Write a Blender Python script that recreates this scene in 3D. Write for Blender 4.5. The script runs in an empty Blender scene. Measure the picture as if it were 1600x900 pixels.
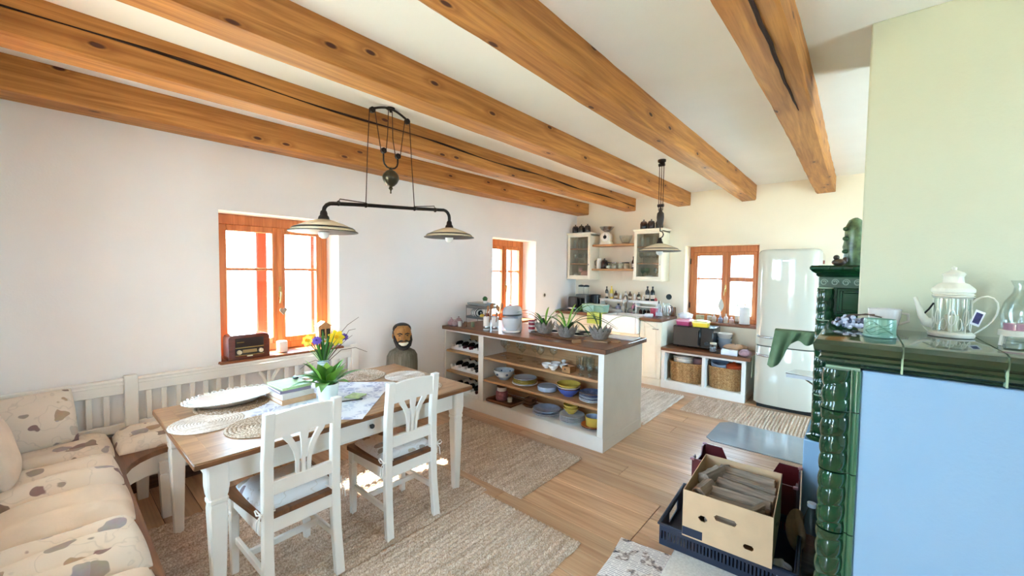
import bpy, math, random
from mathutils import Vector, Matrix, Euler
random.seed(7)
SC = bpy.context.scene
COL = SC.collection
PI = math.pi

# ------------------------------------------------------------------ camera, sky, sun, exposure
cam_d = bpy.data.cameras.new('camera'); cam = bpy.data.objects.new('camera', cam_d); COL.objects.link(cam)
CX, CY, CZ = 3.763, 0.0, 1.573
YAW, PITCH, ROLL, FPX = 0.71214, -0.043835, 0.011319, 631.0
def cam_matrix():
    cy, sy, cp, sp = math.cos(YAW), math.sin(YAW), math.cos(PITCH), math.sin(PITCH)
    f = Vector((-sy*cp, cy*cp, sp)); r = Vector((cy, sy, 0)); u = r.cross(f)
    r2 = r*math.cos(ROLL)+u*math.sin(ROLL); u2 = u*math.cos(ROLL)-r*math.sin(ROLL)
    m = Matrix((( r2.x, u2.x, -f.x, CX), (r2.y, u2.y, -f.y, CY), (r2.z, u2.z, -f.z, CZ), (0, 0, 0, 1)))
    return m
cam.matrix_world = cam_matrix()
cam_d.sensor_width = 36.0; cam_d.lens = FPX/1600*36.0; cam_d.clip_start = 0.02
SC.camera = cam
SC.view_settings.view_transform = 'Standard'; SC.view_settings.look = 'None'
SC.view_settings.gamma = 1.0; SC.view_settings.use_curve_mapping = False
SC.view_settings.exposure = 2.2
W = bpy.data.worlds.new('sky'); SC.world = W; W.use_nodes = True
bgn = W.node_tree.nodes['Background']; bgn.inputs[0].default_value = (0.50, 0.75, 1.0, 1); bgn.inputs[1].default_value = 8.0
sun_d = bpy.data.lights.new('sun', 'SUN'); sun_d.energy = 32; sun_d.angle = 0.012; sun_d.color = (1.0, 0.95, 0.88)
sun = bpy.data.objects.new('sun', sun_d); COL.objects.link(sun)
sun.rotation_euler = Vector((0.66, 0.17, -0.72)).to_track_quat('-Z', 'Y').to_euler()
SC.cycles.max_bounces = 12; SC.cycles.diffuse_bounces = 8; SC.cycles.glossy_bounces = 4
SC.cycles.transmission_bounces = 6; SC.cycles.transparent_max_bounces = 48
SC.cycles.sample_clamp_indirect = 6.0
SC.cycles.caustics_reflective = False; SC.cycles.caustics_refractive = False
def portal(name, loc, dirv, sx, sy):
    d = bpy.data.lights.new(name, 'AREA'); d.shape = 'RECTANGLE'; d.size = sx; d.size_y = sy; d.cycles.is_portal = True
    o = bpy.data.objects.new(name, d); COL.objects.link(o); o.location = loc
    o.rotation_euler = Vector(dirv).to_track_quat('-Z', 'Z').to_euler()
portal('daylight_window_left', (-0.52, 1.36, 1.42), (1, 0, 0), 0.96, 1.22)
portal('daylight_window_left_far', (-0.52, 4.425, 1.42), (1, 0, 0), 0.98, 1.22)
portal('daylight_window_back', (2.29, 6.58, 1.415), (0, -1, 0), 0.95, 1.1)
portal('daylight_terrace_door', (2.675, -1.95, 1.15), (0, 1, 0), .55, 2.3)
portal('daylight_added_window_kitchen', (6.35, 3.7, 1.3), (-1, 0, 0), 1.4, 2.2)  # this and the portals below sit at unseen windows added for light
portal('daylight_added_window_side', (6.35, 1.75, 1.75), (-1, 0, 0), .7, 1.3)
portal('daylight_added_window_front', (1.425, -0.65, 1.575), (0, 1, 0), 1.15, 1.25)

# ------------------------------------------------------------------ materials
MATS = {}
def C4(c): return (c[0], c[1], c[2], 1.0)
def hexc(h):
    h = h.lstrip('#'); v = [int(h[i:i+2], 16)/255 for i in (0, 2, 4)]
    return tuple((x/12.92 if x <= 0.04045 else ((x+0.055)/1.055)**2.4) for x in v)
class NT:
    def __init__(s, name):
        s.m = bpy.data.materials.new(name); s.m.use_nodes = True; s.t = s.m.node_tree; s.n = s.t.nodes; s.l = s.t.links
        s.b = s.n['Principled BSDF']; s.out = s.n['Material Output']
    def add(s, typ, **kw):
        n = s.n.new(typ)
        for k, v in kw.items():
            if k in n.inputs.keys(): 
                n.inputs[k].default_value = v
            else: setattr(n, k, v)
        return n
    def link(s, a, b): s.l.new(a, b)
    def coords(s, scale=(1, 1, 1), rand=False, kind='Object', rot=(0, 0, 0)):
        tc = s.add('ShaderNodeTexCoord'); mp = s.add('ShaderNodeMapping'); mp.inputs['Scale'].default_value = scale; mp.inputs['Rotation'].default_value = rot
        src = tc.outputs[kind]
        if rand:
            oi = s.add('ShaderNodeObjectInfo'); mul = s.add('ShaderNodeMath', operation='MULTIPLY'); mul.inputs[1].default_value = 37.0
            s.link(oi.outputs['Random'], mul.inputs[0]); ad = s.add('ShaderNodeVectorMath', operation='ADD')
            s.link(src, ad.inputs[0]); s.link(mul.outputs[0], ad.inputs[1]); src = ad.outputs[0]
        s.link(src, mp.inputs['Vector']); return mp.outputs[0]
    def ramp(s, fac, stops, interp='LINEAR'):
        r = s.add('ShaderNodeValToRGB'); r.color_ramp.interpolation = interp
        e = r.color_ramp.elements
        while len(e) < len(stops): e.new(0.5)
        for i, (p, c) in enumerate(stops): e[i].position = p; e[i].color = C4(c)
        s.link(fac, r.inputs[0]); return r.outputs[0]
    def mix(s, fac, a, b, blend='MIX'):
        m = s.add('ShaderNodeMix', data_type='RGBA', blend_type=blend)
        if hasattr(fac, 'type'): s.link(fac, m.inputs[0])
        else: m.inputs[0].default_value = fac
        for v, k in ((a, 6), (b, 7)):
            if hasattr(v, 'type'): s.link(v, m.inputs[k])
            else: m.inputs[k].default_value = C4(v)
        return m.outputs[2]
    def bump(s, h, strength=0.3, dist=0.01):
        b = s.add('ShaderNodeBump'); b.inputs['Strength'].default_value = strength; b.inputs['Distance'].default_value = dist
        s.link(h, b.inputs['Height']); s.link(b.outputs[0], s.b.inputs['Normal'])
    def col(s, c):
        if hasattr(c, 'type'): s.link(c, s.b.inputs['Base Color'])
        else: s.b.inputs['Base Color'].default_value = C4(c)
    def fin(s, rough=0.5, metal=0.0, spec=0.5, coat=0.0):
        s.b.inputs['Roughness'].default_value = rough; s.b.inputs['Metallic'].default_value = metal
        s.b.inputs['Specular IOR Level'].default_value = spec; s.b.inputs['Coat Weight'].default_value = coat
        s.b.inputs['Coat Roughness'].default_value = 0.06
        return s.m
def mat(name, c, rough=0.5, metal=0.0, spec=0.5, coat=0.0, var=0.0, vs=20.0, bump=0.0, bs=60.0):
    """plain procedural material: base colour with optional mottling and fine relief"""
    if name in MATS: return MATS[name]
    c = hexc(c) if isinstance(c, str) else c
    t = NT(name); col = c
    if var:
        v = t.coords(rand=True); n = t.add('ShaderNodeTexNoise'); n.inputs['Scale'].default_value = vs; n.inputs['Detail'].default_value = 4
        t.link(v, n.inputs['Vector'])
        lo = tuple(max(0, x*(1-var)) for x in c); hi = tuple(min(1, x*(1+var)) for x in c)
        col = t.ramp(n.outputs['Fac'], [(0.3, lo), (0.7, hi)])
    t.col(col)
    if bump:
        v = t.coords(); n = t.add('ShaderNodeTexNoise'); n.inputs['Scale'].default_value = bs; n.inputs['Detail'].default_value = 3
        t.link(v, n.inputs['Vector']); t.bump(n.outputs['Fac'], bump, 0.004)
    MATS[name] = t.fin(rough, metal, spec, coat); return MATS[name]
def wood(name, c1, c2, axis='x', rough=0.45, fine=1.0, knots=None, tone=0.0, coat=0.0, spec=0.4):
    if name in MATS: return MATS[name]
    c1 = hexc(c1); c2 = hexc(c2)
    t = NT(name); k = {'x': 0, 'y': 1, 'z': 2}[axis]
    sc = [14*fine]*3; sc[k] = 0.8*fine
    v = t.coords(tuple(sc), rand=True)
    n = t.add('ShaderNodeTexNoise'); n.inputs['Scale'].default_value = 1.6; n.inputs['Detail'].default_value = 7; n.inputs['Distortion'].default_value = 1.2
    t.link(v, n.inputs['Vector'])
    sc2 = [70*fine]*3; sc2[k] = 1.5*fine
    v2 = t.coords(tuple(sc2), rand=True); n2 = t.add('ShaderNodeTexNoise'); n2.inputs['Scale'].default_value = 2.0; n2.inputs['Detail'].default_value = 3
    t.link(v2, n2.inputs['Vector'])
    col = t.ramp(n.outputs['Fac'], [(0.25, c2), (0.5, tuple((a+b)/2 for a, b in zip(c1, c2))), (0.72, c1)])
    g = t.ramp(n2.outputs['Fac'], [(0.3, (0.72, 0.68, 0.64)), (0.55, (1, 1, 1))])
    col = t.mix(0.55, col, g, 'MULTIPLY')
    if tone:
        oi = t.add('ShaderNodeObjectInfo'); r = t.ramp(oi.outputs['Random'], [(0, (1-tone,)*3), (1, (1.0, 1.0, 1.0))])
        col = t.mix(1.0, col, r, 'MULTIPLY')
    if knots:
        tc = t.add('ShaderNodeTexCoord'); sp = t.add('ShaderNodeSeparateXYZ'); t.link(tc.outputs['Object'], sp.inputs[0])
        ad = t.add('ShaderNodeMath', operation='ADD'); t.link(sp.outputs['X'], ad.inputs[0]); t.link(sp.outputs['Z'], ad.inputs[1])
        a1 = t.add('ShaderNodeMath', operation='MULTIPLY'); a1.inputs[1].default_value = 1.7; t.link(sp.outputs['Y'], a1.inputs[0])
        a2 = t.add('ShaderNodeMath', operation='MULTIPLY'); a2.inputs[1].default_value = 4.2; t.link(ad.outputs[0], a2.inputs[0])
        cb_ = t.add('ShaderNodeCombineXYZ'); t.link(a1.outputs[0], cb_.inputs[0]); t.link(a2.outputs[0], cb_.inputs[1])
        vo = t.add('ShaderNodeTexVoronoi', voronoi_dimensions='2D'); vo.inputs['Scale'].default_value = 1.0; t.link(cb_.outputs[0], vo.inputs['Vector'])
        ring = t.ramp(vo.outputs['Distance'], [(0.05, (0, 0, 0)), (0.085, (0.55, 0.55, 0.55)), (0.17, (0, 0, 0))]); col = t.mix(ring, col, hexc('#8a4f22'))
        f = t.ramp(vo.outputs['Distance'], [(0.035, (1, 1, 1)), (0.06, (0, 0, 0))])
        col = t.mix(f, col, hexc(knots))
    t.col(col); t.bump(n2.outputs['Fac'], 0.12, 0.003)
    MATS[name] = t.fin(rough, 0, spec, coat); return MATS[name]
def glass(name, tint=(1, 1, 1), refl=0.5, rough=0.02, ior=1.45):
    """thin clear glass: straight-through transparency with a fresnel sheen"""
    if name in MATS: return MATS[name]
    t = NT(name); t.n.remove(t.b)
    tr = t.add('ShaderNodeBsdfTransparent'); tr.inputs[0].default_value = C4(tint)
    gl = t.add('ShaderNodeBsdfGlossy'); gl.inputs['Roughness'].default_value = rough
    lw = t.add('ShaderNodeLayerWeight'); lw.inputs['Blend'].default_value = 0.5
    pw_ = t.add('ShaderNodeMath', operation='POWER'); pw_.inputs[1].default_value = 3.0; t.link(lw.outputs['Facing'], pw_.inputs[0])
    mu = t.add('ShaderNodeMath', operation='MULTIPLY_ADD'); mu.inputs[1].default_value = refl; mu.inputs[2].default_value = 0.05; t.link(pw_.outputs[0], mu.inputs[0])
    mx = t.add('ShaderNodeMixShader'); t.link(mu.outputs[0], mx.inputs[0]); t.link(tr.outputs[0], mx.inputs[1]); t.link(gl.outputs[0], mx.inputs[2])
    t.link(mx.outputs[0], t.out.inputs[0]); MATS[name] = t.m; return t.m
def jute(name, c1, c2, c3, sx=40, sy=40):
    if name in MATS: return MATS[name]
    t = NT(name); v = t.coords((1, 1, 1), rand=True)
    n = t.add('ShaderNodeTexNoise'); n.inputs['Scale'].default_value = 120; n.inputs['Detail'].default_value = 3; t.link(v, n.inputs['Vector'])
    v2 = t.coords((22, 2.2, 1), rand=True); n2 = t.add('ShaderNodeTexNoise'); n2.inputs['Scale'].default_value = 1.5; n2.inputs['Detail'].default_value = 3; t.link(v2, n2.inputs['Vector'])
    col = t.ramp(n.outputs['Fac'], [(0.28, hexc(c3)), (0.5, hexc(c1)), (0.72, hexc(c2))])
    g = t.ramp(n2.outputs['Fac'], [(0.32, (0.66, 0.61, 0.56)), (0.62, (1, 1, 1))]); col = t.mix(0.8, col, g, 'MULTIPLY')
    t.col(col)
    n3 = t.add('ShaderNodeTexNoise'); n3.inputs['Scale'].default_value = 220; t.link(v, n3.inputs['Vector']); t.bump(n3.outputs['Fac'], 0.5, 0.003)
    MATS[name] = t.fin(0.95, 0, 0.1); return t.m
def fabric(name, base, motifs, scale=6.0, thr=0.16, keep=0.55):
    """cream cloth printed with scattered leaf and mushroom like blots"""
    if name in MATS: return MATS[name]
    t = NT(name); v = t.coords((1, 1, 1), rand=True)
    dn = t.add('ShaderNodeTexNoise'); dn.inputs['Scale'].default_value = 9; t.link(v, dn.inputs['Vector'])
    ad = t.add('ShaderNodeVectorMath', operation='MULTIPLY_ADD'); t.link(dn.outputs['Color'], ad.inputs[0]); ad.inputs[1].default_value = (0.11, 0.11, 0.11); t.link(v, ad.inputs[2])
    vo = t.add('ShaderNodeTexVoronoi'); vo.inputs['Scale'].default_value = scale; t.link(ad.outputs[0], vo.inputs['Vector'])
    spot = t.ramp(vo.outputs['Distance'], [(thr*2, (1, 1, 1)), (thr*2+0.03, (0, 0, 0))])
    sep = t.add('ShaderNodeSeparateColor'); t.link(vo.outputs['Color'], sep.inputs[0])
    kp = t.ramp(sep.outputs[0], [(keep-0.01, (1, 1, 1)), (keep+0.01, (0, 0, 0))])
    f = t.mix(1.0, spot, kp, 'MULTIPLY')
    stops = [(i/len(motifs), hexc(c)) for i, c in enumerate(motifs)]
    mc = t.ramp(sep.outputs[1], stops, 'CONSTANT')
    n2 = t.add('ShaderNodeTexNoise'); n2.inputs['Scale'].default_value = 30; t.link(v, n2.inputs['Vector'])
    mc = t.mix(0.45, mc, n2.outputs['Color'], 'SOFT_LIGHT'); mc = t.mix(0.22, mc, hexc(base))
    # thin drawn lines
    ln = t.ramp(dn.outputs['Fac'], [(0.485, (0, 0, 0)), (0.5, (0.5, 0.5, 0.5)), (0.515, (0, 0, 0))])
    b = t.mix(ln, hexc(base), hexc('#b9b0a6'))
    t.col(t.mix(f, b, mc))
    n3 = t.add('ShaderNodeTexNoise'); n3.inputs['Scale'].default_value = 160; t.link(v, n3.inputs['Vector']); t.bump(n3.outputs['Fac'], 0.15, 0.003)
    MATS[name] = t.fin(0.9, 0, 0.15); return t.m

# ------------------------------------------------------------------ mesh builder
class MB:
    def __init__(s): s.v = []; s.f = []
    def _add(s, vs, fs):
        o = len(s.v); s.v += [tuple(v) for v in vs]; s.f += [tuple(i+o for i in f) for f in fs]; return s
    def box(s, x0, x1, y0, y1, z0, z1, b=0.0, m=None):
        if b <= 0:
            vs = [(x, y, z) for x in (x0, x1) for y in (y0, y1) for z in (z0, z1)]
            fs = [(0, 1, 3, 2), (4, 6, 7, 5), (0, 4, 5, 1), (2, 3, 7, 6), (0, 2, 6, 4), (1, 5, 7, 3)]
        else:
            b = min(b, (x1-x0)*.49, (y1-y0)*.49, (z1-z0)*.49); vs = []; ix = {}
            for i, X in enumerate((x0, x1)):
                for j, Y in enumerate((y0, y1)):
                    for k, Z in enumerate((z0, z1)):
                        sx = b*(1-2*i); sy = b*(1-2*j); sz = b*(1-2*k)
                        ix[i, j, k, 0] = len(vs); vs.append((X, Y+sy, Z+sz))
                        ix[i, j, k, 1] = len(vs); vs.append((X+sx, Y, Z+sz))
                        ix[i, j, k, 2] = len(vs); vs.append((X+sx, Y+sy, Z))
            fs = []
            for i in (0, 1): fs.append([ix[i, j, k, 0] for j, k in ((0, 0), (1, 0), (1, 1), (0, 1))])
            for j in (0, 1): fs.append([ix[i, j, k, 1] for i, k in ((0, 0), (1, 0), (1, 1), (0, 1))])
            for k in (0, 1): fs.append([ix[i, j, k, 2] for i, j in ((0, 0), (1, 0), (1, 1), (0, 1))])
            for j in (0, 1):
                for k in (0, 1): fs.append([ix[0, j, k, 1], ix[1, j, k, 1], ix[1, j, k, 2], ix[0, j, k, 2]])
            for i in (0, 1):
                for k in (0, 1): fs.append([ix[i, 0, k, 0], ix[i, 1, k, 0], ix[i, 1, k, 2], ix[i, 0, k, 2]])
            for i in (0, 1):
                for j in (0, 1): fs.append([ix[i, j, 0, 0], ix[i, j, 1, 0], ix[i, j, 1, 1], ix[i, j, 0, 1]])
            for i in (0, 1):
                for j in (0, 1):
                    for k in (0, 1): fs.append([ix[i, j, k, 0], ix[i, j, k, 1], ix[i, j, k, 2]])
        if m is not None: vs = [tuple(m @ Vector(v)) for v in vs]
        return s._add(vs, fs)
    def rings(s, rs, close=True, cap=True, flip=False):
        n = len(rs[0]); vs = [p for r in rs for p in r]; fs = []
        for i in range(len(rs)-1):
            for j in range(n if close else n-1):
                k = (j+1) % n; fs.append((i*n+j, i*n+k, (i+1)*n+k, (i+1)*n+j))
        if cap: fs.append(tuple(range(n-1, -1, -1))); fs.append(tuple((len(rs)-1)*n+j for j in range(n)))
        return s._add(vs, fs)
    def lathe(s, prof, n=20, c=(0, 0, 0), m=None, sx=1.0, sy=1.0):
        rs = []
        for r, z in prof:
            r = max(r, 0.0004)
            ring = [Vector((r*math.cos(2*PI*j/n)*sx, r*math.sin(2*PI*j/n)*sy, z)) for j in range(n)]
            if m is not None: ring = [m @ p for p in ring]
            rs.append([(p.x+c[0], p.y+c[1], p.z+c[2]) for p in ring])
        return s.rings(rs)
    def tube(s, pts, r, n=8, sq=1.0):
        pts = [Vector(p) for p in pts]; rs = []; N = len(pts)
        rr = r if isinstance(r, (list, tuple)) else [r]*N
        t0 = (pts[1]-pts[0]).normalized(); ref = Vector((0, 0, 1)) if abs(t0.z) < 0.9 else Vector((1, 0, 0))
        a = t0.cross(ref).normalized()
        for i, p in enumerate(pts):
            t = (pts[min(i+1, N-1)]-pts[max(i-1, 0)])
            t = t.normalized() if t.length > 1e-9 else t0
            a = (a-t*a.dot(t)); a = a.normalized() if a.length > 1e-6 else t.orthogonal().normalized()
            b = t.cross(a)
            rs.append([tuple(p+(a*math.cos(2*PI*j/n)+b*math.sin(2*PI*j/n)*sq)*rr[i]) for j in range(n)])
        return s.rings(rs)
    def cyl(s, p0, p1, r0, r1=None, n=14): return s.tube([p0, p1], [r0, r0 if r1 is None else r1], n)
    def prism(s, poly, a0, a1, axis='z'):
        def P(u, v, w): return {'z': (u, v, w), 'y': (u, w, v), 'x': (w, u, v)}[axis]
        return s.rings([[P(u, v, a0) for u, v in poly], [P(u, v, a1) for u, v in poly]])
    def ell(s, c, r, n=14, k=8, m=None):
        prof = [(math.sin(PI*i/k), -math.cos(PI*i/k)) for i in range(k+1)]; rs = []
        for q, z in prof:
            ring = [Vector((max(q, .002)*math.cos(2*PI*j/n)*r[0], max(q, .002)*math.sin(2*PI*j/n)*r[1], z*r[2])) for j in range(n)]
            if m is not None: ring = [m @ p for p in ring]
            rs.append([(p.x+c[0], p.y+c[1], p.z+c[2]) for p in ring])
        return s.rings(rs)
    def surf(s, fn, nu, nv, cu=False, cv=False):
        vs = [fn(i/(nu if cu else nu-1), j/(nv if cv else nv-1)) for i in range(nu) for j in range(nv)]; fs = []
        for i in range(nu if cu else nu-1):
            for j in range(nv if cv else nv-1):
                a, b = (i+1) % nu, (j+1) % nv; fs.append((i*nv+j, a*nv+j, a*nv+b, i*nv+b))
        return s._add(vs, fs)
    def sheet(s, fn, th, nu, nv):
        """surface with thickness th along z"""
        top = [fn(i/(nu-1), j/(nv-1)) for i in range(nu) for j in range(nv)]; n = len(top)
        vs = top+[(x, y, z-th) for x, y, z in top]; fs = []
        for i in range(nu-1):
            for j in range(nv-1):
                q = (i*nv+j, (i+1)*nv+j, (i+1)*nv+j+1, i*nv+j+1); fs.append(q); fs.append(tuple(k+n for k in reversed(q)))
        edge = [i*nv for i in range(nu)]+[(nu-1)*nv+j for j in range(1, nv)]+[i*nv+nv-1 for i in range(nu-2, -1, -1)]+[j for j in range(nv-2, 0, -1)]
        for a, b in zip(edge, edge[1:]+edge[:1]): fs.append((a, b, b+n, a+n))
        return s._add(vs, fs)
    def mesh(s, name, smooth=40):
        me = bpy.data.meshes.new(name); me.from_pydata(s.v, [], s.f); me.validate()
        import bmesh
        bm = bmesh.new(); bm.from_mesh(me); bmesh.ops.recalc_face_normals(bm, faces=bm.faces); bm.to_mesh(me); bm.free()
        if smooth:
            me.polygons.foreach_set('use_smooth', [True]*len(me.polygons)); me.set_sharp_from_angle(angle=math.radians(smooth))
        return me
def obj(name, mb, m, parent=None, loc=None, rz=0.0, smooth=40, rot=None):
    me = mb.mesh(name, smooth) if isinstance(mb, MB) else mb
    if isinstance(mb, MB): me.materials.append(m)
    o = bpy.data.objects.new(name, me); COL.objects.link(o)
    if parent is not None: o.parent = parent
    if loc is not None: o.location = loc
    if rot is not None: o.rotation_euler = rot
    elif rz: o.rotation_euler = (0, 0, rz)
    return o
def tag(o, label, cat, group=None):
    o['label'] = label; o['category'] = cat
    if group: o['group'] = group
    return o
def thing(name, label, cat, loc=(0, 0, 0), rz=0.0, group=None, rot=None):
    o = bpy.data.objects.new(name, None); COL.objects.link(o); o.empty_display_size = 0.05
    o.location = loc; o.rotation_euler = rot if rot is not None else (0, 0, rz); return tag(o, label, cat, group)
def one(name, mb, m, label, cat, loc=None, rz=0.0, group=None, smooth=40, rot=None):
    return tag(obj(name, mb, m, None, loc, rz, smooth, rot), label, cat, group)
def struct(name, mb=None, m=None, smooth=0):
    if mb is None:
        o = bpy.data.objects.new(name, None); COL.objects.link(o); o.empty_display_size = 0.05
    else: o = obj(name, mb, m, smooth=smooth)
    o['kind'] = 'structure'; return o
def copy_tree(o, loc=None, rz=None, label=None, parent=None, rot=None):
    c = o.copy(); COL.objects.link(c); c.parent = parent
    if parent is not None: c.matrix_parent_inverse = o.matrix_parent_inverse.copy()
    if loc is not None: c.location = loc
    if rz is not None: c.rotation_euler = (0, 0, rz)
    if rot is not None: c.rotation_euler = rot
    if label: c['label'] = label
    for ch in [x for x in bpy.data.objects if x.parent == o]: copy_tree(ch, parent=c)
    return c
def arc(c, r, a0, a1, n, plane='xz'):
    out = []
    for i in range(n+1):
        a = math.radians(a0+(a1-a0)*i/n); u, v = r*math.cos(a), r*math.sin(a)
        out.append({'xz': (c[0]+u, c[1], c[2]+v), 'yz': (c[0], c[1]+u, c[2]+v), 'xy': (c[0]+u, c[1]+v, c[2])}[plane])
    return out
def B(*a, **k): return MB().box(*a, **k)
# ------------------------------------------------------------------ shared materials
def plaster(name, c, v=0.02):
    t = NT(name); vv = t.coords(); n = t.add('ShaderNodeTexNoise'); n.inputs['Scale'].default_value = 2.2; n.inputs['Detail'].default_value = 6; t.link(vv, n.inputs['Vector'])
    c = hexc(c); t.col(t.ramp(n.outputs['Fac'], [(0.3, tuple(x*(1-v) for x in c)), (0.7, tuple(min(1, x*(1+v)) for x in c))]))
    n2 = t.add('ShaderNodeTexNoise'); n2.inputs['Scale'].default_value = 90; n2.inputs['Detail'].default_value = 4; t.link(vv, n2.inputs['Vector']); t.bump(n2.outputs['Fac'], 0.18, 0.004)
    MATS[name] = t.fin(0.9, 0, 0.2); return t.m
WALL = plaster('white_plaster', '#efedec'); CEIL = plaster('ceiling_plaster', '#f1f2ee')
WALLB = plaster('back_wall_warm_tint', '#f1e8d4'); CHIM = plaster('chimney_plaster', '#d0d0b8'); STOVEW = plaster('stove_plaster_sky_tint', '#9bbfe0')  # back wall's warm bounce light and stove's blue skylight put into the colour
WHITE = mat('white_paint', '#edebe5', 0.38, spec=0.45, var=0.03, vs=6)
CREAM = mat('cream_paint', '#efe9d6', 0.4, var=0.03, vs=6)
OAK = wood('oak_floor', '#f0c9a0', '#c59470', 'x', 0.32, 0.7, None, 0.34, spec=0.5)
TOPW = wood('table_oak', '#b98f62', '#865e3b', 'y', 0.3)
EDGEW = wood('table_edge', '#8a5c38', '#6b4226', 'y', 0.3)
SEATW = wood('seat_oak', '#84583a', '#5c3a24', 'x', 0.38)
WTOP = wood('worktop_walnut', '#8e5f42', '#65402b', 'x', 0.3)
SHELFW = wood('shelf_oak', '#cb9e70', '#a47a52', 'x', 0.42)
WINW = wood('window_pine', '#d88a4e', '#b4652f', 'z', 0.4)
WINR = wood('outer_window_red', '#b3503a', '#8d3a2a', 'z', 0.5)
BEAMW = wood('beam_spruce', '#d39650', '#935a26', 'y', 0.55, 0.9, '#4a2010')
GLASS = glass('window_glass', (0.97, 0.99, 0.98), 0.6)
CLEAR = glass('clear_glass', (0.95, 0.97, 0.96), 0.9, 0.01)
IRON = mat('black_iron', '#2b2522', 0.5, 0.6, var=0.2, vs=40)
BLACK = mat('black_plastic', '#17181a', 0.3, spec=0.5)
STEEL = mat('steel', '#c4c6c8', 0.22, 1.0)
WHITEC = mat('white_ceramic', '#f0efec', 0.12, spec=0.5, coat=0.4)
BROWNR = wood('dark_wood', '#6c4630', '#432a1b', 'y', 0.45)

# ------------------------------------------------------------------ the room
ZC = 2.71
def wall_with_holes(axis, a0, a1, d0, d1, z0, z1, holes):
    """wall along axis (a), thickness d0..d1, rectangular holes (a0,a1,z0,z1) sorted along a"""
    m = MB()
    def bx(p0, p1, q0, q1):
        if p1-p0 < 1e-4 or q1-q0 < 1e-4: return
        if axis == 'y': m.box(d0, d1, p0, p1, q0, q1)
        else: m.box(p0, p1, d0, d1, q0, q1)
    c = a0
    for h0, h1, y0, y1 in holes:
        bx(c, h0, z0, z1); bx(h0, h1, z0, y0); bx(h0, h1, y1, z1); c = h1
    bx(c, a1, z0, z1); return m
struct('wall_left', wall_with_holes('y', -0.9, 6.6, -0.5, 0.0, 0, ZC, [(0.888, 1.835, 0.83, 2.015), (3.95, 4.905, 0.83, 2.015)]), WALL)
struct('wall_back', wall_with_holes('x', 0.0, 6.4, 6.06, 6.56, 0, ZC, [(1.83, 2.755, 0.87, 1.95)]), WALLB)
mf = wall_with_holes('x', 0, 2.2, -0.62, -0.3, 0, ZC, [(.85, 2.0, .95, 2.2)]).box(1.9, 2.2, -1.9, -0.62, 0, ZC)
struct('wall_front', mf, WALL)
struct('wall_entrance', wall_with_holes('x', 1.9, 6.4, -1.9, -1.6, 0, ZC, [(2.4, 2.95, 0.0, 2.3)]), WALL)
struct('wall_right', wall_with_holes('y', -1.9, 6.06, 6.0, 6.3, 0, ZC, [(1.4, 2.1, 1.1, 2.4), (3.0, 4.4, 0.2, 2.4)]), WALL)
struct('ceiling', B(-0.5, 6.4, -1.9, 6.56, ZC, ZC+0.2), CEIL)
struct('wall_chimney', B(3.758, 5.0, 2.483, 2.99, 0, ZC, b=0.006), CHIM)
floor = struct('floor', B(-0.5, 6.4, -1.9, 6.56, -0.12, -0.006), mat('floor_bed', '#4b3524', 0.8))
pl_cache = {}
rng = random.Random(3)
pw = 0.186; y = -1.6
while y < 6.04:
    y1 = min(y+pw, 6.06); x = 0.0; first = True
    while x < 5.99:
        L = rng.choice([1.9, 1.9, 1.5, 1.1]) if not first else rng.choice([0.5, 0.9, 1.3, 1.7, 1.9]); first = False
        if x+L > 5.9: L = 6.0-x
        L = round(L, 2); key = (L, round(y1-y, 3))
        if key not in pl_cache:
            me = B(0, L-0.003, 0, (y1-y)-0.003, -0.006, 0.0, b=0.0022).mesh('plank', 0); me.materials.append(OAK); pl_cache[key] = me
        obj('plank', pl_cache[key], None, floor, (x, y, 0)); x += L
    y += pw
for nm, m in (('baseboard_left', B(0, 0.018, -0.3, 6.06, 0, 0.09, b=0.003)), ('baseboard_back', B(2.79, 6.0, 6.042, 6.06, 0, 0.09, b=0.003))):
    struct(nm, m, BROWNR)
# garden ground outside, plus an unseen pale slab added to bounce light
GRASS = mat('garden_grass', '#96957f', 0.95, var=0.3, vs=3)
struct('ground', B(-30, 36, -32, 36, -0.6, -0.35), GRASS)
struct('added_bounce_terrace', MB().box(2.3, 12, -9, -1.9, -0.35, -0.06).box(6.4, 12, -1.9, 6, -0.35, -0.06), mat('pale_bounce_stone', '#cbc9c5', .9, var=.1, vs=2))

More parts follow.
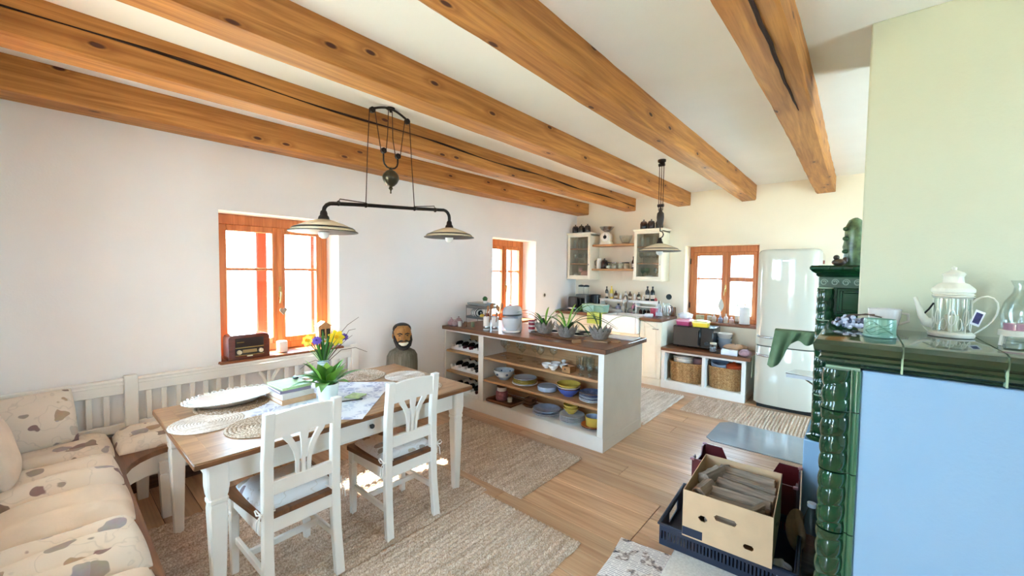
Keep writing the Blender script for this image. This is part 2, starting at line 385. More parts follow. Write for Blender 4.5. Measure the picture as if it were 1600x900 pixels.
# ------------------------------------------------------------------ windows
def window(name, loc, rz, w, h, depth, sill_out, bar, tilt_right=False, sill_mat=None):
    o = struct(name); o.location = loc; o.rotation_euler = (0, 0, rz)
    d = depth; f = 0.055; s = 0.052
    fr = MB().box(0, f, d, d+.06, 0, h, b=.004).box(w-f, w, d, d+.06, 0, h, b=.004).box(f, w-f, d, d+.06, h-f-.03, h, b=.004).box(f, w-f, d, d+.06, 0, f, b=.004)
    obj('frame', fr, WINW, o)
    mid = w*0.535
    for k, (a, b) in enumerate(((f, mid), (mid, w-f))):
        z0, z1 = f, h-f-.03; y0, y1 = d-.012, d+.045
        sh = MB().box(a, a+s, y0, y1, z0, z1, b=.005).box(b-s, b, y0, y1, z0, z1, b=.005).box(a+s, b-s, y0, y1, z0, z0+s, b=.005).box(a+s, b-s, y0, y1, z1-s, z1, b=.005)
        sa = obj('sash', sh, WINW, o)
        obj('glazing_bar', B(a+s, b-s, y0+.008, y1-.008, bar-.011, bar+.011, b=.004) if not (k == 1 and tilt_right) else B(a+s, b-s, y0, y1, bar-.03, bar+.03, b=.004), WINW, sa)
        for q0, q1 in ((z0+s, bar-.011), (bar+.011, z1-s)):
            obj('pane', B(a+s, b-s, d+.012, d+.016, q0, q1), GLASS, sa)
    obj('cover_strip', B(mid-.022, mid+.022, d-.026, d-.012, f, h-f-.03, b=.006), WINW, o)
    hd = MB().box(mid-.011, mid+.011, d-.032, d-.026, h*.40, h*.40+.1, b=.003).tube([(mid, d-.03, h*.40+.05), (mid, d-.06, h*.40+.05), (mid-.005, d-.066, h*.40+.0), (mid-.012, d-.066, h*.40-.05)], .007, 8)
    obj('handle', hd, mat('brass', '#b59a62', .3, 1.0), o)
    for z in (h*.2, h*.8):
        hg = MB().cyl((.012, d-.012, z-.04), (.012, d-.012, z+.04), .008)
        obj('hinge', hg, IRON, o)
    # outer casement
    e = d+.2
    oc = MB().box(.02, .07, e, e+.05, 0, h-.02).box(w-.07, w-.02, e, e+.05, 0, h-.02).box(.07, w-.07, e, e+.05, h-.09, h-.02).box(.07, w-.07, e, e+.05, 0, .06).box(w*.46-.045, w*.46+.045, e, e+.05, .06, h-.09, b=.01)
    oo = obj('outer_casement', oc, WINR, o)
    obj('glazing_bar', MB().box(.07, w*.46-.045, e+.012, e+.038, bar-.012, bar+.012).box(w*.46+.045, w-.07, e+.012, e+.038, bar-.012, bar+.012), WINR, oo)
    if sill_out:
        obj('sill', B(-0.02 if sill_mat else 0.0, w+.02 if sill_mat else w, -sill_out, d, -.028, 0.004, b=.006), sill_mat or WINW, o)
    return o
SILLW = wood('sill_pine', '#9c5c36', '#7a4427', 'x', .35)
window('window_1', (0, 0.888, 0.83), PI/2, 0.947, 1.185, 0.25, 0.055, 0.726, sill_mat=SILLW)
window('window_2', (0, 3.95, 0.83), PI/2, 0.955, 1.185, 0.25, 0.03, 0.726, sill_mat=SILLW)
window('window_3', (1.83, 6.06, 0.87), 0, 0.925, 1.08, 0.24, 0.02, 0.61, True, sill_mat=SILLW)
# big glazed door behind the photographer, and unseen windows added to brighten the room
def plain_window(name, axis, a0, a1, z0, z1, d, bars):
    o = struct(name); m = MB(); t = .07
    def bx(M_, p0, p1, q0, q1, e0, e1):
        return M_.box(p0, p1, e0, e1, q0, q1) if axis == 'x' else M_.box(e0, e1, p0, p1, q0, q1)
    bx(m, a0, a0+t, z0, z1, d, d+.07); bx(m, a1-t, a1, z0, z1, d, d+.07); bx(m, a0+t, a1-t, z1-t, z1, d, d+.07); bx(m, a0+t, a1-t, z0, z0+t, d, d+.07)
    obj('frame', m, WINW, o); ed = [a0]+bars+[a1]
    for b_ in bars: obj('mullion', bx(MB(), b_-.05, b_+.05, z0+t, z1-t, d, d+.07), WINW, o)
    for p, q in zip(ed, ed[1:]): obj('pane', bx(MB(), p+.06, q-.06, z0+t, z1-t, d+.03, d+.034), GLASS, o)
plain_window('door_1', 'x', 2.4, 2.95, 0.0, 2.3, -1.8, [])
plain_window('added_window_4', 'y', 3.0, 4.4, 0.2, 2.4, 6.15, [3.7])
plain_window('added_window_6', 'y', 1.4, 2.1, 1.1, 2.4, 6.15, [])
plain_window('added_window_5', 'x', .85, 2.0, .95, 2.2, -.5, [1.425])

# ------------------------------------------------------------------ ceiling beams
def beam(x0, x1, label, crack=False, hew=0.004, y0=-1.6, y1=6.06, seed=0):
    r = random.Random(seed); rs = []; N = 60; zt = ZC; zb = 2.521
    ph = [r.uniform(0, 6) for _ in range(6)]
    for i in range(N+1):
        yy = y0+(y1-y0)*i/N
        w = lambda k, f: math.sin(yy*f+ph[k])*hew+r.uniform(-hew, hew)*0.35
        c = 0.012
        rs.append([(x0+w(0, 1.3), yy, zt), (x0+w(0, 1.3), yy, zb+c), (x0+c+w(0, 1.3), yy, zb+w(1, 1.7)), (x1-c+w(2, 1.1), yy, zb+w(1, 1.7)), (x1+w(2, 1.1), yy, zb+c), (x1+w(2, 1.1), yy, zt)])
    t = thing('ceiling_beam', label, 'beam', (0, 0, 0), 0, 'exposed ceiling beams')
    obj('timber', MB().rings(rs), BEAMW, t, smooth=25)
    return t
GAP = mat('drying_crack', '#2a130a', 0.9)
b1 = beam(0.0, 0.234, 'spruce ceiling beam running along the top of the left wall', seed=1)
b2 = beam(0.884, 1.061, 'spruce ceiling beam second out from the left wall with a long split', seed=2)
b3 = beam(1.698, 1.88, 'spruce ceiling beam between the double lamp and the single lamp', seed=3)
b4 = beam(2.526, 2.696, 'knotty spruce ceiling beam just right of the single lamp', seed=4, hew=.006)
b5 = beam(3.329, 3.509, 'rough hewn ceiling beam nearest the chimney wall with a drying crack', seed=5, hew=.008)
# long seam on the side of the second beam, crack under the fifth
sm = MB(); r = random.Random(8)
pts = [(1.061+.004, -1.5+i*.1, 2.645+.008*math.sin(i*.4)-i*.0007) for i in range(76)]
sm.tube(pts, [0.006+.003*math.sin(i*.7) for i in range(76)], 6)
obj('drying_crack', sm, GAP, b2)
sm = MB(); pts = [(3.432+.0022*math.sin(i*1.9)+.002*math.sin(i*.7)+.0008*i, 1.0+i*.09, 2.5215) for i in range(22)]
sm.tube(pts, [0.0015+.007*math.sin(PI*((i+.3)/22))**.7 for i in range(22)], 6, sq=1)
obj('drying_crack', sm, GAP, b5)
# ------------------------------------------------------------------ soft things
def pillow_mb(w, d, h, cu=0, amp=0.35, nu=33, nv=25, p=4.0, flat=True, seed=0, cv=0):
    """soft pad, w along x, d along y; cu channels across x"""
    r = random.Random(seed); ph = [r.uniform(0, 6) for _ in range(4)]
    def E(t): return max(0.0, 1-abs(t)**p)**0.42
    rs = []
    for i in range(nu):
        u = -1+2*i/(nu-1); top = []; bot = []
        for j in range(nv):
            v = -1+2*j/(nv-1)
            m = 1.0
            if cu: m *= 1-amp*abs(math.cos(PI*cu*(u+1)/2))**3
            if cv: m *= 1-amp*abs(math.cos(PI*cv*(v+1)/2))**3
            m *= 1+.08*math.sin(5*u+ph[0])*math.sin(4*v+ph[1])
            z = h*E(u)*E(v)*m
            x = u*w/2*(1-.03*v*v); y = v*d/2*(1-.03*u*u)
            top.append((x, y, z+.006)); bot.append((x, y, 0.0 if flat else -z))
        rs.append(top+bot[::-1])
    return MB().rings(rs)
CUSH = fabric('printed_cushion_fabric', '#dcd0c2', ['#6d5546', '#857a74', '#6a434a', '#9b7f62', '#8d8790'], 11.0, 0.19, 0.55)
CUSHP = mat('plain_beige_fabric', '#d9c9b8', .92, spec=.1, var=.08, vs=8, bump=.2, bs=150)
CUSHB = fabric('pale_cushion_fabric', '#dfe2e6', ['#8b7a6c', '#7f848f', '#66464e', '#a99780'], 13.0, 0.17, 0.42)

# ------------------------------------------------------------------ corner bench
bench = thing('corner_bench', 'white painted corner bench with slatted back and brown wooden seat', 'bench', (0, 0, 0))
arcp = [(0.80-.27*math.sin(math.radians(a)), 0.53-.27*math.cos(math.radians(a))) for a in (0, 15, 30, 45, 60, 75, 90)]
seatp = [(0.09, -.29), (2.2, -.29), (2.2, .26)]+arcp+[(.53, 1.97), (.09, 1.97)]
obj('seat_board', MB().prism(seatp, .42, .452), SEATW, bench, smooth=30)
ins = [(0.1, -.25), (2.16, -.25), (2.16, .215)]+[(0.80-.31*math.sin(math.radians(a)), 0.53-.315*math.cos(math.radians(a))) for a in (0, 15, 30, 45, 60, 75, 90)]+[(.49, 1.93), (.1, 1.93)]
ap = MB().prism(ins, .30, .42); obj('apron', ap, WHITE, bench, smooth=30)
for (lx, ly) in ((.50, .47), (.50, 1.90), (2.12, .18), (.74, .24), (1.45, .2), (.12, 1.9), (.12, .4)):
    g = MB().rings([[(lx+a*s, ly+b*s, z) for a, b in ((-1, -1), (1, -1), (1, 1), (-1, 1))] for z, s in ((0, .026), (.28, .036), (.285, .032), (.3, .036), (.36, .036))])
    obj('leg', g, WHITE, bench)
for yy in (-.26, .365, 1.965):
    obj('back_post', B(.015, .06, yy-.034, yy+.034, .25 if yy != .365 else .25, .835, b=.005), WHITE, bench)
for a, b in ((-.22, .33), (.40, 1.93)):
    g = MB().box(.022, .05, a, b, .715, .815, b=.004).box(.018, .058, a, b, .797, .818, b=.005).box(.02, .054, a, b, .775, .785, b=.003)
    obj('top_rail', g, WHITE, bench)
    obj('lower_rail', B(.022, .05, a, b, .455, .515, b=.004), WHITE, bench)
yy = -.16
while yy < .31:
    obj('slat', B(.028, .044, yy-.015, yy+.015, .515, .715, b=.003), WHITE, bench); yy += .081
yy = .455
while yy < 1.92:
    if not (1.10 < yy < 1.32): obj('slat', B(.028, .044, yy-.015, yy+.015, .515, .715, b=.003), WHITE, bench)
    yy += .081
for s in (-1, 1):
    path = [(.036, 1.21+s*.012, .515), (.036, 1.21+s*.016, .60), (.036, 1.21+s*.04, .66), (.036, 1.21+s*.075, .715)]
    obj('fan_slat', MB().tube(path, [.012, .012, .015, .02], 6, sq=.7), WHITE, bench)
obj('fan_slat', B(.03, .042, 1.198, 1.222, .515, .715, b=.003), WHITE, bench)
# back of the arm that stands against the front wall
obj('back_post', B(2.12, 2.17, -.285, -.25, .25, .835, b=.005), WHITE, bench)
g = MB().box(.09, 2.12, -.285, -.255, .715, .818, b=.005); obj('top_rail', g, WHITE, bench)
obj('lower_rail', B(.09, 2.12, -.285, -.255, .455, .515, b=.004), WHITE, bench)
for i in range(22): obj('slat', B(.2+i*.085-.015, .2+i*.085+.015, -.277, -.263, .515, .715, b=.003), WHITE, bench)

cs = [((.30, .47, .453), .40, .43, 0, 'printed seat cushion on the bench along the wall, nearest the table'),
      ((.29, .03, .453), .42, .44, 0, 'printed seat cushion in the corner of the bench under the round pillow')]
for i, (l, w, d, rz, lab) in enumerate(cs):
    one('seat_cushion', pillow_mb(w, d, .075, cu=3, seed=i, amp=.3), CUSH, lab, 'cushion', l, rz, 'bench cushions')
one('seat_cushion', pillow_mb(.42, .46, .085, cu=2, seed=5, amp=.35), CUSH, 'printed seat cushion on the short bench arm, farthest from the camera', 'cushion', (.735, .015, .453), .02, 'bench cushions')
one('seat_cushion', pillow_mb(.42, .47, .09, cu=2, seed=6, amp=.4, cv=1), CUSHP, 'plain beige quilted seat cushion in the middle of the short bench arm', 'cushion', (1.165, .012, .453), -.015, 'bench cushions')
one('seat_cushion', pillow_mb(.42, .47, .09, cu=3, seed=7, amp=.35), CUSH, 'leaf printed seat cushion nearest the camera on the short bench arm', 'cushion', (1.6, .006, .453), .02, 'bench cushions')
one('seat_cushion', pillow_mb(.36, .46, .085, cu=2, seed=8, amp=.35), CUSHP, 'seat cushion at the outer end of the short bench arm', 'cushion', (2.0, .006, .453), .0, 'bench cushions')
one('back_pillow', pillow_mb(.33, .38, .08, seed=9, p=2.2, flat=False, cu=0), CUSH, 'plump printed pillow leaning against the bench back in the corner', 'pillow', (.20, -.085, .665), rot=(math.radians(6), math.radians(66), math.radians(10)))
one('back_pillow', pillow_mb(.40, .40, .07, seed=10, p=2.6, flat=False), CUSHP, 'beige pillow leaning in the bench corner at the picture edge', 'pillow', (.62, -.20, .70), rot=(math.radians(-72), 0, 0))

# ------------------------------------------------------------------ dining table
TZ = .747
tab = thing('dining_table', 'white dining table with oak top, mitred border and drawer', 'table', (1.197, 1.184, 0))
tx, ty = .49, .795
obj('tabletop', B(-tx+.07, tx-.07, -ty+.07, ty-.07, TZ-.026, TZ, b=.001), TOPW, tab)
g = MB()
for P in ([(-tx, -ty), (tx, -ty), (tx-.07, -ty+.07), (-tx+.07, -ty+.07)], [(tx, -ty), (tx, ty), (tx-.07, ty-.07), (tx-.07, -ty+.07)], [(tx, ty), (-tx, ty), (-tx+.07, ty-.07), (tx-.07, ty-.07)], [(-tx, ty), (-tx, -ty), (-tx+.07, -ty+.07), (-tx+.07, ty-.07)]):
    bp_ = obj('border_board', MB().prism(P, TZ-.026, TZ-.0003), TOPW, tab)
e = MB()
for a in ((-tx-.004, -tx+.008, -ty-.004, ty+.004), (tx-.008, tx+.004, -ty-.004, ty+.004), (-tx, tx, -ty-.004, -ty+.008), (-tx, tx, ty-.008, ty+.004)):
    e.box(a[0], a[1], a[2], a[3], TZ-.03, TZ-.004, b=.004)
obj('edge_moulding', e, EDGEW, tab)
for s in (-1, 1):
    obj('apron', B(s*.425-.011, s*.425+.011, -.66, .66, .60, .72, b=.002), WHITE, tab)
    obj('apron', B(-.38, .38, s*.71-.011, s*.71+.011, .60, .72, b=.002), WHITE, tab)
dr = obj('drawer', B(.434, .445, -.3, .36, .612, .708, b=.004), WHITE, tab)
kn = MB().lathe([(.006, 0), (.006, .012), (.014, .018), (.013, .026), (.004, .03)], 14, m=Matrix.Rotation(PI/2, 4, 'Y')); 
for v in range(len(kn.v)): kn.v[v] = (kn.v[v][0]+.445, kn.v[v][1]+.03, kn.v[v][2]+.665)
obj('knob', kn, IRON, dr)
for sx in (-1, 1):
    for sy in (-1, 1):
        prof = [(.011, .022), (.5, .036), (.525, .032), (.53, .038), (.545, .038), (.55, .034), (.565, .038), (.60, .042), (.72, .042)]
        g = MB().rings([[(sx*.42+a*h, sy*.705+b*h, z) for a, b in ((-1, -.8), (-.8, -1), (.8, -1), (1, -.8), (1, .8), (.8, 1), (-.8, 1), (-1, .8))] for z, h in prof])
        obj('leg', g, WHITE, tab, smooth=30)

# ------------------------------------------------------------------ chairs
def chair(loc, rz, label):
    t = thing('dining_chair', label, 'chair', loc, rz, 'white dining chairs')
    def sq(p0, p1, h0, h1, k=.8): 
        return MB().rings([[(p[0]+a*h[0], p[1]+b*h[1], p[2]) for a, b in ((-1, -k), (-k, -1), (k, -1), (1, -k), (1, k), (k, 1), (-k, 1), (-1, k))] for p, h in ((p0, h0), (p1, h1))])
    obj('seat', MB().prism([(-.215, -.205), (-.2, -.215), (.17, -.185), (.2, -.17), (.2, .17), (.17, .185), (-.2, .215), (-.215, .205)], .428, .452), SEATW, t, smooth=20)
    for s in (-1, 1):
        g = MB().rings([[(-.19+a*h, s*.18+b*h, z) for a, b in ((-1, -.8), (-.8, -1), (.8, -1), (1, -.8), (1, .8), (.8, 1), (-.8, 1), (-1, .8))] for z, h in ((.011, .016), (.3, .02), (.315, .017), (.32, .021), (.335, .021), (.34, .018), (.36, .021), (.428, .021))])
        obj('leg', g, WHITE, t, smooth=30)
        obj('leg', MB().rings([[(x+a*.018, s*y+b*.0225, z) for a, b in ((-1, -.8), (-.8, -1), (.8, -1), (1, -.8), (1, .8), (.8, 1), (-.8, 1), (-1, .8))] for x, y, z in ((.215, .165, .011), (.19, .16, .25), (.185, .158, .45), (.19, .157, .70), (.215, .155, .925))]), WHITE, t, smooth=30)
        obj('side_stretcher', B(-.18, .185, s*.172-.009, s*.172+.009, .165, .2, b=.003), WHITE, t)
        obj('side_rail', B(-.18, .175, s*.178-.009, s*.178+.009, .36, .428, b=.002), WHITE, t)
    obj('cross_stretcher', B(-.03, -.01, -.165, .165, .168, .2, b=.003), WHITE, t)
    obj('front_rail', B(-.2, -.18, -.165, .165, .36, .428, b=.002), WHITE, t)
    obj('rear_rail', B(.175, .195, -.14, .14, .36, .428, b=.002), WHITE, t)
    # back
    cr = MB(); n = 13; rs = []
    for i in range(n):
        v = -1+2*i/(n-1); yy = v*.137; zt = .912+.012*(1-v*v); xo = .208+.006*(1-v*v)
        rs.append([(xo-.011, yy, .80+.006*(1-v*v)), (xo+.011, yy, .80+.006*(1-v*v)), (xo+.013, yy, zt), (xo-.009, yy, zt)])
    obj('top_rail', MB().rings(rs), WHITE, t, smooth=20)
    obj('lower_rail', B(.178, .2, -.137, .137, .535, .60, b=.003), WHITE, t)
    def slat(path):
        rs = []
        for (y_, z, hw) in path:
            x = .189+(z-.6)*.085; rs.append([(x-.007, y_-hw, z), (x+.007, y_-hw, z), (x+.007, y_+hw, z), (x-.007, y_+hw, z)])
        obj('fan_slat', MB().rings(rs), WHITE, t, smooth=20)
    slat([(0, .6, .009), (0, .68, .0085), (0, .74, .012), (0, .775, .018), (0, .81, .02)])
    for s in (-1, 1):
        slat([(s*.026, .6, .008), (s*.028, .66, .0085), (s*.036, .71, .011), (s*.052, .75, .014), (s*.075, .785, .018), (s*.086, .812, .016)])
    return t
def pad(loc, rz, label, tie=True):
    t = thing('chair_cushion', label, 'cushion', loc, rz, 'chair cushions')
    obj('pad', pillow_mb(.36, .35, .038, seed=int(loc[1]*10), p=5), CUSHB, t)
    TIE = mat('white_string', '#e8e6e2', .9)
    for s in (-1, 1):
        c = (.206, s*.188, .012)
        g = MB()
        for a in (0, 1):
            q = 1 if a else -1
            g.tube([c, (c[0]+q*.02, c[1]+s*.012, c[2]+.022), (c[0]+q*.036, c[1]+s*.012, c[2]+.012), (c[0]+q*.02, c[1]+s*.01, c[2]-.004), c], .003, 6)
            g.tube([c, (c[0]+q*.012, c[1]+s*.012, c[2]-.03), (c[0]+q*.016, c[1]+s*.014, c[2]-.075)], .003, 6)
        g.tube([(.16, s*.15, .01), c], .003, 6).tube([(.17, s*.12, .012), (.212, s*.13, .012), c], .003, 6)
        obj('tie_bow', g, TIE, t)
    return t
chair((1.575, .785, 0), .03, 'white dining chair nearest the camera, back to the camera')
chair((1.55, 1.432, 0), -.02, 'white dining chair nearer the kitchen island, back to the camera')
pad((1.562, .785, .453), .03, 'pale printed cushion tied to the nearest dining chair')
pad((1.537, 1.432, .453), -.02, 'pale printed cushion tied to the dining chair nearer the island')

# ------------------------------------------------------------------ on the table
t = NT('lavender_lace'); v = t.coords((1, 1, 1)); vo = t.add('ShaderNodeTexVoronoi'); vo.inputs['Scale'].default_value = 22; vo.feature = 'DISTANCE_TO_EDGE'; t.link(v, vo.inputs['Vector'])
n = t.add('ShaderNodeTexNoise'); n.inputs['Scale'].default_value = 9; t.link(v, n.inputs['Vector'])
a = t.ramp(vo.outputs['Distance'], [(0.03, hexc('#dfe4f0')), (0.12, hexc('#a9b1cc'))]); b = t.ramp(n.outputs['Fac'], [(.42, (0, 0, 0)), (.56, (1, 1, 1))])
t.col(t.mix(b, a, hexc('#e6e9f0'))); LACE = t.fin(.9, 0, .1)
def clothf(u, v):
    x = (u-.5)*.74; y = (v-.5)*.74
    return (x, y, .003+.0012*math.sin(x*40)*math.sin(y*33))
one('table_runner', MB().sheet(clothf, .0022, 30, 30), LACE, 'lavender lace tablecloth laid cornerwise on the dining table', 'tablecloth', (1.2, 1.12, TZ), math.radians(45))
def mat_mb(R, rings=9, beads=46, h=.009, coarse=True):
    def fn(u, w):
        r = R*u; th = 2*PI*w; k = u*rings
        z = h*(.35+.65*abs(math.sin(PI*k)))
        if coarse: z *= .75+.25*math.sin(th*beads*max(.25, round(k+.5)/rings)+(round(k) % 2)*PI)
        rr = r*(1+(.02*math.sin(th*beads) if u > .95 else 0))
        return (rr*math.cos(th), rr*math.sin(th), z)
    m = MB().surf(fn, rings*4+1, 120, False, True)
    n0 = len(m.v); m.v += [(R*math.cos(2*PI*j/120), R*math.sin(2*PI*j/120), 0) for j in range(120)]
    last = (rings*4)*120
    for j in range(120): m.f.append((last+j, last+(j+1) % 120, n0+(j+1) % 120, n0+j))
    m.f.append(tuple(n0+j for j in range(119, -1, -1)))
    return m
SEAGR = jute('seagrass', '#cdbfae', '#e6dccf', '#8d7b69'); SEAD = jute('seagrass_dark', '#a58d75', '#c9b59d', '#6f5b49'); MATW = jute('white_paper_weave', '#e3ddd6', '#f0ece6', '#cbbfb3')
for R, l, m_, co, lab in ((.165, (1.17, .545), MATW, False, 'smooth whitish round placemat at the table end nearest the bench corner'),
                 (.165, (1.425, .725), SEAGR, True, 'braided round placemat in front of the nearest dining chair'),
                 (.19, (.935, .72), SEAD, True, 'large braided round mat under the white oval platter'),
                 (.17, (.885, 1.585), SEAGR, True, 'braided round placemat behind the flower vase on the window side'),
                 (.15, (1.13, 1.80), MATW, False, 'smooth whitish round placemat at the table end by the island'),
                 (.165, (1.43, 1.70), SEAGR, True, 'braided round placemat behind the back of the second dining chair')):
    one('placemat', mat_mb(R, 9 if co else 12, 46 if co else 70, .009 if co else .005, co), m_, lab, 'placemat', (l[0], l[1], TZ+.002 if lab.startswith('b') or lab.startswith('s') else TZ+.001), 0, 'round placemats')
# oval platter with lattice rim
pt = thing('oval_platter', 'white oval platter with pierced lace rim on a braided mat', 'platter', (.905, .725, TZ+.011), math.radians(96))
obj('dish', MB().lathe([(.0, .0), (.12, .0), (.15, .02), (.185, .034), (.187, .038), (.15, .027), (.118, .008), (0, .007)], 40, sx=1.25, sy=.82), WHITEC, pt)
rm = MB()
for j in range(36):
    a = 2*PI*j/36; rm.tube([( .187*1.25*math.cos(a)+.012*math.cos(a+q)*1.1, .187*.82*math.sin(a)+.012*math.sin(a+q), .039+.004*math.cos(q)) for q in [2*PI*k/8 for k in range(9)]], .0032, 5)
obj('lattice_rim', rm, WHITEC, pt)
# books
def book(w, d, h, loc, rz, cover, label, pages='#ece6d8'):
    t = thing('book', label, 'book', loc, rz, 'books stacked on the table')
    obj('pages', B(-w/2+.004, w/2-.004, -d/2+.004, d/2-.001, .003, h-.003), mat('paper'+pages, pages, .9), t)
    obj('cover', MB().box(-w/2, w/2, -d/2, d/2, 0, .003).box(-w/2, w/2, -d/2, d/2, h-.003, h).box(-w/2, w/2, -d/2, -d/2+.003, .003, h-.003), cover, t)
bk = (1.06, 1.0); rz_ = math.radians(92)
book(.2, .25, .028, (bk[0], bk[1], TZ+.004), rz_, mat('book_tan', '#c9a27c', .6, var=.1), 'bottom book of the stack on the table, tan spine')
book(.19, .24, .03, (bk[0]-.012, bk[1]-.004, TZ+.032), rz_+.05, mat('book_white', '#dad8d6', .6), 'middle book of the stack on the table, white cover')
book(.18, .23, .018, (bk[0]-.03, bk[1]+.0, TZ+.062), rz_-.04, mat('book_purple', '#8f86a0', .6), 'grey violet book under the green one on the table stack')
book(.175, .225, .016, (bk[0]-.03, bk[1]+.002, TZ+.080), rz_+.03, mat('book_green', '#b9dca0', .6, var=.15, vs=12), 'pale green book on top of the stack on the table')
one('coaster', B(-.05, .05, -.05, .05, 0, .006, b=.002), mat('leaf_print_card', '#b9d49a', .5, var=.35, vs=25), 'square leaf printed coaster on the lace cloth beside the plant pot', 'coaster', (1.33, 1.29, TZ+.0052), .5)
one('pen', MB().cyl((-.06, 0, .006), (.07, 0, .006), .004), BLACK, 'dark pen lying beside the plant pot on the lace cloth', 'pen', (1.4, 1.22, TZ+.004), 1.2)
one('glasses_case', MB().ell((0, 0, .012), (.03, .016, .012)), BLACK, 'small black trinket on top of the green book', 'trinket', (.98, 1.06, TZ+.096))

# leaves
def leaf_mb(pts, widths, up=(0, 0, 1), fold=.25, n=None):
    """a blade following pts with half widths; slightly folded along its spine, 1.2 mm thick"""
    pts = [Vector(p) for p in pts]; up = Vector(up); rs = []
    for i, p in enumerate(pts):
        t = (pts[min(i+1, len(pts)-1)]-pts[max(0, i-1)]).normalized(); s = t.cross(up)
        s = s.normalized() if s.length > 1e-4 else t.orthogonal().normalized(); nn = s.cross(t).normalized(); w = max(widths[i], .0008)
        rs.append([tuple(p-s*w+nn*w*fold), tuple(p-nn*.0006), tuple(p+s*w+nn*w*fold), tuple(p+nn*.0008)])
    return MB().rings(rs)
def bend(base, az, L, up, droop, n=7):
    """points of a blade that leaves base going up and bends over towards azimuth az"""
    out = []
    for i in range(n):
        s = i/(n-1); h = L*(s*math.cos(up)*1.0); 
        x = L*math.sin(up)*s+L*droop*.35*s*s; z = L*math.cos(up)*s-L*droop*s*s
        out.append((base[0]+math.cos(az)*x, base[1]+math.sin(az)*x, base[2]+z))
    return out
GRN = mat('leaf_green', '#4f8f34', .4, var=.25, vs=14); GRN2 = mat('leaf_light_green', '#86b64a', .4, var=.25, vs=14); GRND = mat('leaf_dark_green', '#2f5f2c', .45, var=.25, vs=14)
SOIL = mat('soil', '#3a2b20', .95, var=.3, bump=.6)
pp = thing('potted_plant', 'glossy leafed plant in a ribbed white pot on the dining table', 'plant', (1.315, 1.118, TZ+.004))
n = 44; rs = []
for r, z in ((.04, 0), (.05, .004), (.058, .06), (.064, .115), (.065, .12), (.06, .12), (.056, .1), (.0, .098)):
    rs.append([((r*(1+(.02*math.cos(22*2*PI*j/n) if 0 < z < .12 else 0)))*math.cos(2*PI*j/n), r*math.sin(2*PI*j/n), z) for j in range(n)] if r > 0 else [(.001*math.cos(2*PI*j/n), .001*math.sin(2*PI*j/n), z) for j in range(n)])
obj('pot', MB().rings(rs), mat('pale_mint_ceramic', '#dfe9e6', .25), pp)
obj('soil', MB().lathe([(.055, .098), (.05, .106), (.02, .11), (0, .11)], 20), SOIL, pp)
r = random.Random(4)
for i in range(26):
    az = i*2.4; up = r.uniform(.15, 1.0); L = r.uniform(.15, .25); P = bend((.02*math.cos(az), .02*math.sin(az), .105), az, L, up, r.uniform(.15, .55), 7)
    obj('leaf', leaf_mb(P, [.003, .014, .026, .031, .026, .014, .001]), GRN if i % 3 else GRN2, pp)
fv = thing('flower_vase', 'striped glass vase with daffodils, purple flowers and twigs on the dining table', 'vase', (.975, 1.245, TZ+.004))
obj('vase', MB().lathe([(.0, 0), (.04, 0), (.046, .01), (.046, .13), (.036, .15), (.034, .185), (.038, .19), (.034, .19), (.031, .16), (.042, .12), (.042, .012), (0, .008)], 28), mat('milk_glass', '#dde6ea', .12, coat=.5), fv)
for z in (.155, .168, .18): obj('stripe', MB().lathe([(.0365, z), (.038, z+.002), (.0365, z+.005)], 24), mat('teal_band', '#5d8e98', .3), fv)
for i in range(46):
    az = i*2.4+.3; up = r.uniform(.05, .55); L = r.uniform(.14, .26)
    P = bend((.015*math.cos(az), .015*math.sin(az), .17), az, L, up, r.uniform(.0, .25), 6)
    obj('grass_blade', leaf_mb(P, [.004, .006, .006, .005, .004, .0008]), GRND if i % 2 else GRN, fv)
YEL = mat('daffodil_yellow', '#f2d21c', .5, var=.1); YEL2 = mat('daffodil_trumpet', '#eebd10', .5); PUR = mat('violet_petal', '#6d4fb0', .5, var=.2)
def flower(c, R, m1, m2, nd, face, npet=7, stem_from=(0, 0, .15)):
    q = Vector(face).to_track_quat('Z', 'Y').to_matrix().to_4x4(); g = MB()
    for k in range(npet):
        a = 2*PI*k/npet; pts = [Vector((math.cos(a)*R*s, math.sin(a)*R*s, R*.25*s-R*.25*s*s)) for s in (.12, .4, .7, 1.0)]
        pts = [q @ p+Vector(c) for p in pts]; g2 = leaf_mb(pts, [R*.1, R*.3, R*.28, .001], up=q @ Vector((0, 0, 1)))
        g._add(g2.v, g2.f)
    st = obj('flower_stem', MB().tube([stem_from, ((stem_from[0]+c[0])/2, (stem_from[1]+c[1])/2, (stem_from[2]+c[2])/2+.02), c], .0028, 6), GRN, fv)
    obj('petals', g, m1, st)
    tr = MB().lathe([(R*.12, 0), (R*.2, R*.25), (R*.28, R*.42), (R*.22, R*.4), (R*.1, R*.05)], 12, m=q)
    tr.v = [(x+c[0], y+c[1], z+c[2]) for x, y, z in tr.v]; obj('trumpet', tr, m2, st)
flower((.045, .07, .34), .058, YEL, YEL2, 0, (.9, -.3, .35))
flower((-.03, -.09, .33), .045, YEL, YEL2, 0, (.5, -.7, .3))
flower((.04, -.06, .335), .032, PUR, PUR, 0, (.8, -.5, .4), 9)
flower((.02, .14, .335), .03, PUR, PUR, 0, (.7, -.1, .5), 9)
flower((-.02, .02, .31), .026, mat('white_petal', '#efeee8', .6), YEL2, 0, (.8, -.4, .5))
TWIG = mat('twig', '#5a4a40', .8)
